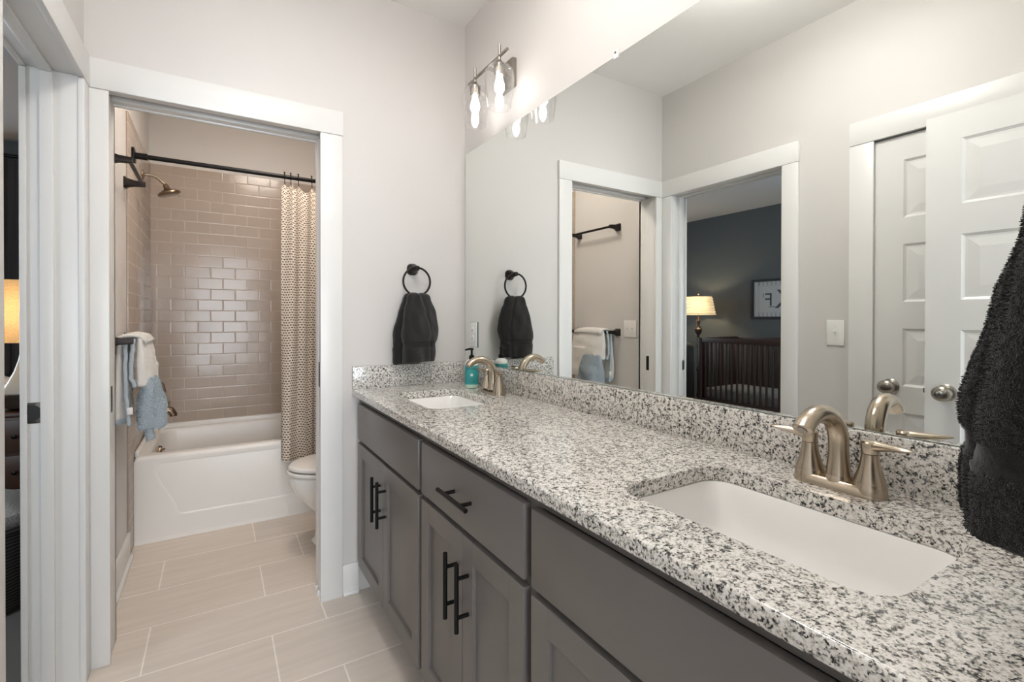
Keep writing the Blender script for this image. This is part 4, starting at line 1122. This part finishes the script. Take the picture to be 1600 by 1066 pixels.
# crib
CX0, CX1, CYA, CYB, CT_ = -4.70, -3.93, 0.22, 1.585, 1.005
cr = thing('crib', ((CX0+CX1)/2, (CYA+CYB)/2, 0), 'dark espresso slatted crib along the slate wall, seen in the mirror', 'crib')
for x in (CX0, CX1-0.045):
    for y in (CYA, CYB-0.045):
        MB().box(x, x+0.045, y, y+0.045, 0, CT_, 0.004).build('corner_post', M['espresso'], cr)
for x in (CX0+0.006, CX1-0.039):
    MB().box(x, x+0.033, CYA+0.045, CYB-0.045, CT_-0.06, CT_, 0.004).build('top_rail', M['espresso'], cr)
    MB().box(x, x+0.033, CYA+0.045, CYB-0.045, 0.20, 0.28, 0.004).build('bottom_rail', M['espresso'], cr)
for y in (CYA+0.006, CYB-0.039):
    MB().box(CX0+0.045, CX1-0.045, y, y+0.033, CT_-0.06, CT_, 0.004).build('end_rail', M['espresso'], cr)
    MB().box(CX0+0.045, CX1-0.045, y, y+0.033, 0.20, 0.28, 0.004).build('end_base_rail', M['espresso'], cr)
sp0 = MB().box(CX1-0.033, CX1-0.013, CYA+0.10, CYA+0.118, 0.28, CT_-0.06, 0.003).build('spindle', M['espresso'], cr)
def cp_spindle(dx, dy):
    c = sp0.copy(); c.location = (dx, dy, 0); COL.objects.link(c); c.parent = cr
n = 18; step = (CYB-CYA-0.20)/(n-1)
for k in range(1, n): cp_spindle(0, step*k*0.995)
for k in range(n): cp_spindle(-(CX1-CX0)+0.045, step*k*0.995)
for k in range(9):
    for yy in (CYB-0.022-(CYA+0.109), CYA+0.022-(CYA+0.109)):
        cp_spindle(-0.06-k*0.075, yy)
MB().box(CX0+0.04, CX1-0.04, CYA+0.04, CYB-0.04, 0.24, 0.255).build('mattress_board', M['espresso'], cr)
MB().box(CX0+0.048, CX1-0.048, CYA+0.05, CYB-0.05, 0.256, 0.400, 0.03, 3).build('crib_mattress', M['mattress'], None, label='pale grey mattress inside the dark crib', cat='mattress')
# framed monogram print on the far wall
fy0, fy1, fz0, fz1 = 0.69, 1.518, 1.232, 1.738
pf = thing('framed_print', (NX0, (fy0+fy1)/2, fz0), 'black-framed monogram print on the slate wall above the crib', 'picture')
for a in ((fy0, fy1, fz0, fz0+0.028), (fy0, fy1, fz1-0.028, fz1), (fy0, fy0+0.028, fz0+0.028, fz1-0.028), (fy1-0.028, fy1, fz0+0.028, fz1-0.028)):
    MB().box(NX0+0.0005, NX0+0.028, *a, 0.003).build('frame', M['slot'], pf)
pr = MB().box(NX0+0.002, NX0+0.012, fy0+0.026, fy1-0.026, fz0+0.026, fz1-0.026).build('print', M['paper'], pf)
m = MB(); xp = NX0+0.0126
k = fy0+0.06
while k < fy1-0.06:
    for z0, z1 in ((fz0+0.028, fz0+0.078), (fz1-0.078, fz1-0.028)): m.add([(xp, k, z0), (xp, k+0.022, z0), (xp, k+0.022, z1), (xp, k, z1)], [[0, 1, 2, 3]])
    k += 0.055
for z in (fz0+0.082, fz1-0.085): m.add([(xp, fy0+0.08, z), (xp, fy1-0.10, z), (xp, fy1-0.10, z+0.003), (xp, fy0+0.08, z+0.003)], [[0, 1, 2, 3]])
for y in (fy1-0.10, fy1-0.088, fy0+0.08): m.add([(xp, y, fz0+0.03), (xp, y+0.004, fz0+0.03), (xp, y+0.004, fz1-0.03), (xp, y, fz1-0.03)], [[0, 1, 2, 3]])
m.build('striped_border', M['stripe'], pr, fixn=False)
for ch, sz, cy_ in (('F', 0.235, 1.292), ('K', 0.34, 1.105)):
    vs, fs = text_mesh(ch, sz); m = MB()
    m.add([(xp, cy_+p[0], 1.470+p[1]) for p in vs], fs)
    if ch == 'F':   # serifs
        for (y0, y1, z0, z1) in ((-0.085, 0.0, -0.088, -0.080), (0.070, 0.078, 0.035, 0.085)):
            m.add([(xp, cy_+y0, 1.470+z0), (xp, cy_+y1, 1.470+z0), (xp, cy_+y1, 1.470+z1), (xp, cy_+y0, 1.470+z1)], [[0, 1, 2, 3]])
    m.build('monogram_letter', M['printink'], pr, fixn=False)
# floor lamp behind the crib
lx, ly = -4.62, 2.10
fl = thing('floor_lamp', (lx, ly, 0), 'dark turned floor lamp with a glowing pleated shade beside the crib', 'lamp')
MB().lathe([(0.001, 0), (0.14, 0), (0.14, 0.02), (0.05, 0.045), (0.025, 0.06)], (lx, ly, 0), 'z', 28).build('base', M['espresso'], fl)
prof = [(0.012, 0.055)]
for z, r_ in ((0.15, 0.012), (0.18, 0.028), (0.21, 0.012), (0.50, 0.013), (0.53, 0.03), (0.56, 0.013), (0.80, 0.014), (0.86, 0.026), (0.90, 0.016), (1.0, 0.014), (1.04, 0.040), (1.09, 0.052), (1.12, 0.022), (1.15, 0.016), (1.20, 0.030), (1.24, 0.014), (1.30, 0.010), (1.565, 0.008), (1.575, 0.016), (1.59, 0.004)): prof.append((r_, z))
MB().lathe(prof, (lx, ly, 0), 'z', 20).build('pole', M['espresso'], fl)
prof = []
for k in range(41):
    t = k/40; prof.append((lerp(0.175, 0.225, 1-t) + 0.006*math.sin(2*PI*7*t), lerp(1.285, 1.535, t)))
MB().lathe(prof, (lx, ly, 0), 'z', 40, caps=(False, False)).build('lamp_shade', M['shade_white'], fl, label='pleated white lamp shade')
lp = point_light('floor_lamp_light', (lx+0.03, ly, 1.42), 5.5, (1.0, 0.76, 0.45), 0.03); lp.parent = fl; lp.location = (0.03, 0, 1.42)
# armchair left of the crib
ac = thing('armchair', (-3.85, 2.30, 0), 'grey upholstered armchair beside the crib', 'armchair')
MB().box(-4.25, -3.45, 1.86, 2.72, 0.06, 0.42, 0.04, 3).build('seat_base', M['grayfab'], ac)
MB().box(-4.05, -3.42, 2.03, 2.55, 0.40, 0.52, 0.05, 4).build('seat_cushion', M['grayfab'], ac)
MB().box(-4.30, -4.06, 1.88, 2.70, 0.30, 0.92, 0.08, 4).build('backrest', M['grayfab'], ac)
for y in (1.85, 2.55): MB().box(-4.26, -3.46, y, y+0.17, 0.10, 0.735, 0.075, 4).build('armrest', M['grayfab'], ac)
for x in (-4.2, -3.5):
    for y in (1.91, 2.67): MB().box(x-0.025, x+0.025, y-0.025, y+0.025, 0, 0.08).build('leg', M['espresso'], ac)

# slice seen straight through the doorway: curtains, table lamp, nightstand, basket
curtain_sheet(-2.95, -1.72, NYB-0.12, 2.50, 0.03, 11, 0.4, 'window_curtain', M['charcoal'], 'charcoal floor-length curtain on the nursery window wall', 'curtain', amp=0.035)
rd = thing('window_curtain_rod', (-2.3, NYB-0.12, 2.53), 'black curtain rod above the charcoal nursery curtain', 'curtain rod')
MB().tube([(-3.05, NYB-0.12, 2.525), (-1.66, NYB-0.12, 2.525)], 0.014, 12).build('rod', M['black'], rd)
for x in (-3.0, -1.72): MB().tube([(x, NYB-0.12, 2.525), (x, NYB-0.0005, 2.525)], 0.009, 10).build('bracket', M['black'], rd)
nx_, ny_ = -2.22, 2.50
ns = thing('nightstand', (nx_, ny_, 0), 'brown wooden nightstand under the table lamp', 'nightstand')
MB().box(nx_-0.30, nx_+0.30, ny_-0.24, ny_+0.24, 0.055, 0.565, 0.004).build('case', M['brownwood'], ns)
MB().box(nx_-0.32, nx_+0.32, ny_-0.26, ny_+0.26, 0.565, 0.592, 0.006).build('top', M['brownwood'], ns)
for z0, z1 in ((0.09, 0.31), (0.33, 0.55)):
    d = MB().box(nx_-0.28, nx_+0.28, ny_-0.255, ny_-0.24, z0, z1, 0.004).build('drawer', M['brownwood'], ns)
    MB().lathe([(0.006, ny_-0.255), (0.008, ny_-0.27), (0.014, ny_-0.278), (0.001, ny_-0.283)], (nx_, 0, (z0+z1)/2), 'y', 14).build('knob', M['black'], d)
for x in (-0.27, 0.27):
    for y in (-0.21, 0.21): MB().box(nx_+x-0.02, nx_+x+0.02, ny_+y-0.02, ny_+y+0.02, 0, 0.056).build('foot', M['brownwood'], ns)
tl = thing('table_lamp', (nx_, ny_-0.02, 0.592), 'table lamp with a burlap drum shade on the nightstand', 'lamp')
tz = 0.592
MB().lathe([(0.10, tz), (0.145, tz+0.02), (0.165, tz+0.075), (0.155, tz+0.12), (0.118, tz+0.19), (0.085, tz+0.26), (0.062, tz+0.34), (0.048, tz+0.42), (0.040, tz+0.47), (0.030, tz+0.48)], (nx_+0.02, ny_-0.02, 0), 'z', 36).build('ceramic_base', M['glaze'], tl)
MB().tube([(nx_+0.02, ny_-0.02, tz+0.47), (nx_+0.02, ny_-0.02, tz+0.90)], 0.005, 10).build('stem', M['black'], tl)
MB().lathe([(0.205, tz+0.468), (0.190, tz+0.895)], (nx_+0.02, ny_-0.02, 0), 'z', 44, caps=(False, False)).build('lamp_shade', M['shade_burlap'], tl, label='burlap drum lamp shade')
lp = point_light('table_lamp_light', (nx_, ny_, 1.27), 3.6, (1.0, 0.72, 0.40), 0.03); lp.parent = tl; lp.location = (0.02, 0, 0.68)
# pillow on the bed end beyond the lamp
MB().rings([[(-2.62+0.28*math.cos(a)*s, 2.92+0.09*math.sin(a)*s**0.5, z) for a in [2*PI*k/24 for k in range(24)]] for z, s in ((0.50, 0.5), (0.54, 0.9), (0.64, 1.0), (0.74, 0.95), (0.79, 0.6))]).build('pillow', M['whitefab'], None, label='white pillow propped beyond the table lamp', cat='pillow')
MB().box(-3.1, -2.53, 2.82, 3.12, 0.0, 0.50, 0.05, 3).build('ottoman', M['charcoal'], None, label='dark fabric ottoman under the white pillow', cat='ottoman')
# basket with a throw in the doorway
wx, wy = -1.98, 0.72
wb = thing('basket', (wx, wy, 0), 'dark woven basket just inside the nursery doorway', 'basket')
def blp(r, z): return [(wx+r*math.cos(a), wy+r*math.sin(a), z) for a in [2*PI*k/40 for k in range(40)]]
MB().rings([blp(0.22, 0.001), blp(0.24, 0.03), blp(0.265, 0.15), blp(0.28, 0.28), blp(0.285, 0.36), blp(0.270, 0.36), blp(0.262, 0.20), blp(0.22, 0.02)]).build('woven_body', M['weave'], wb)
MB().tube([(wx+0.28*math.cos(a), wy+0.28*math.sin(a), 0.362) for a in [2*PI*k/40 for k in range(41)]], 0.014, 10, caps=False).build('rim', M['weave'], wb)
for a0 in (-PI*0.42, PI*0.58):
    m = MB().tube([(wx+0.283*math.cos(a0+q), wy+0.283*math.sin(a0+q), 0.365+0.07*math.cos(q/0.25*PI/2)) for q in [(-0.25+0.5*k/16) for k in range(17)]], 0.011, 8); m.build('handle', M['weave'], wb)
m = MB(); L = []
for z, r_ in ((0.05, 0.16), (0.20, 0.22), (0.34, 0.245), (0.40, 0.235), (0.45, 0.17), (0.47, 0.06)):
    L.append([(wx+(r_+0.018*math.sin(5*a+z*9))*math.cos(a), wy+(r_+0.018*math.sin(5*a+z*9))*math.sin(a), z+0.02*noise.noise(Vector((math.cos(a)*3, math.sin(a)*3, z*4)))) for a in [2*PI*k/48 for k in range(48)]])
m.rings(L); m.build('throw_blanket', M['cream'], None, label='cream knitted throw heaped in the woven basket', cat='blanket')

# ------------------------------------------------------------------ hall behind the entry door
HY = -5.05
struct('floor_hall', 'carpeted hall floor beyond the entry door', 'floor', MB().box(-3.2, 1.6, HY, YN-0.06, -0.1, 0), M['hallfloor'])
struct('ceiling_hall', 'hall ceiling beyond the entry door', 'ceiling', MB().box(-3.2, 1.6, HY-0.1, YN-TW-0.005, H, H+0.1), M['ceil'])
struct('wall_hall_left', 'left wall of the hall beyond the entry door', 'wall', MB().box(-3.3, -3.2, HY-0.1, YN-TW, 0, H), M['wall'])
struct('wall_hall_right', 'right wall of the hall beyond the entry door', 'wall', MB().box(1.6, 1.7, HY-0.1, YN-TW, 0, H), M['wall'])
struct('wall_hall_near', 'hall side walls flanking the bathroom', 'wall', MB().box(-3.2, XL-TW, YN-TW-0.005, YN-0.02, 0, H).box(0.15, 1.6, YN-TW-0.005, YN-0.02, 0, H), M['wall'])
struct('wall_hall_window', 'hall wall with the daylight window', 'wall', MB().box(-3.2, -1.9, HY-0.1, HY, 0, H).box(-0.1, 1.6, HY-0.1, HY, 0, H).box(-1.9, -0.1, HY-0.1, HY, 0, 0.25).box(-1.9, -0.1, HY-0.1, HY, 2.3, H), M['wall'])
wn = thing('window_1', (-1.0, HY, 0.25), 'white framed hall window behind the camera', 'window', kind='structure')
for a in ((-1.9, -1.84, 0.25, 2.3), (-0.16, -0.1, 0.25, 2.3), (-1.84, -0.16, 0.25, 0.31), (-1.84, -0.16, 2.24, 2.3), (-1.84, -0.16, 1.42, 1.48)):
    MB().box(a[0], a[1], HY-0.08, HY-0.03, a[2], a[3], 0.004).build('frame', M['trim'], wn)
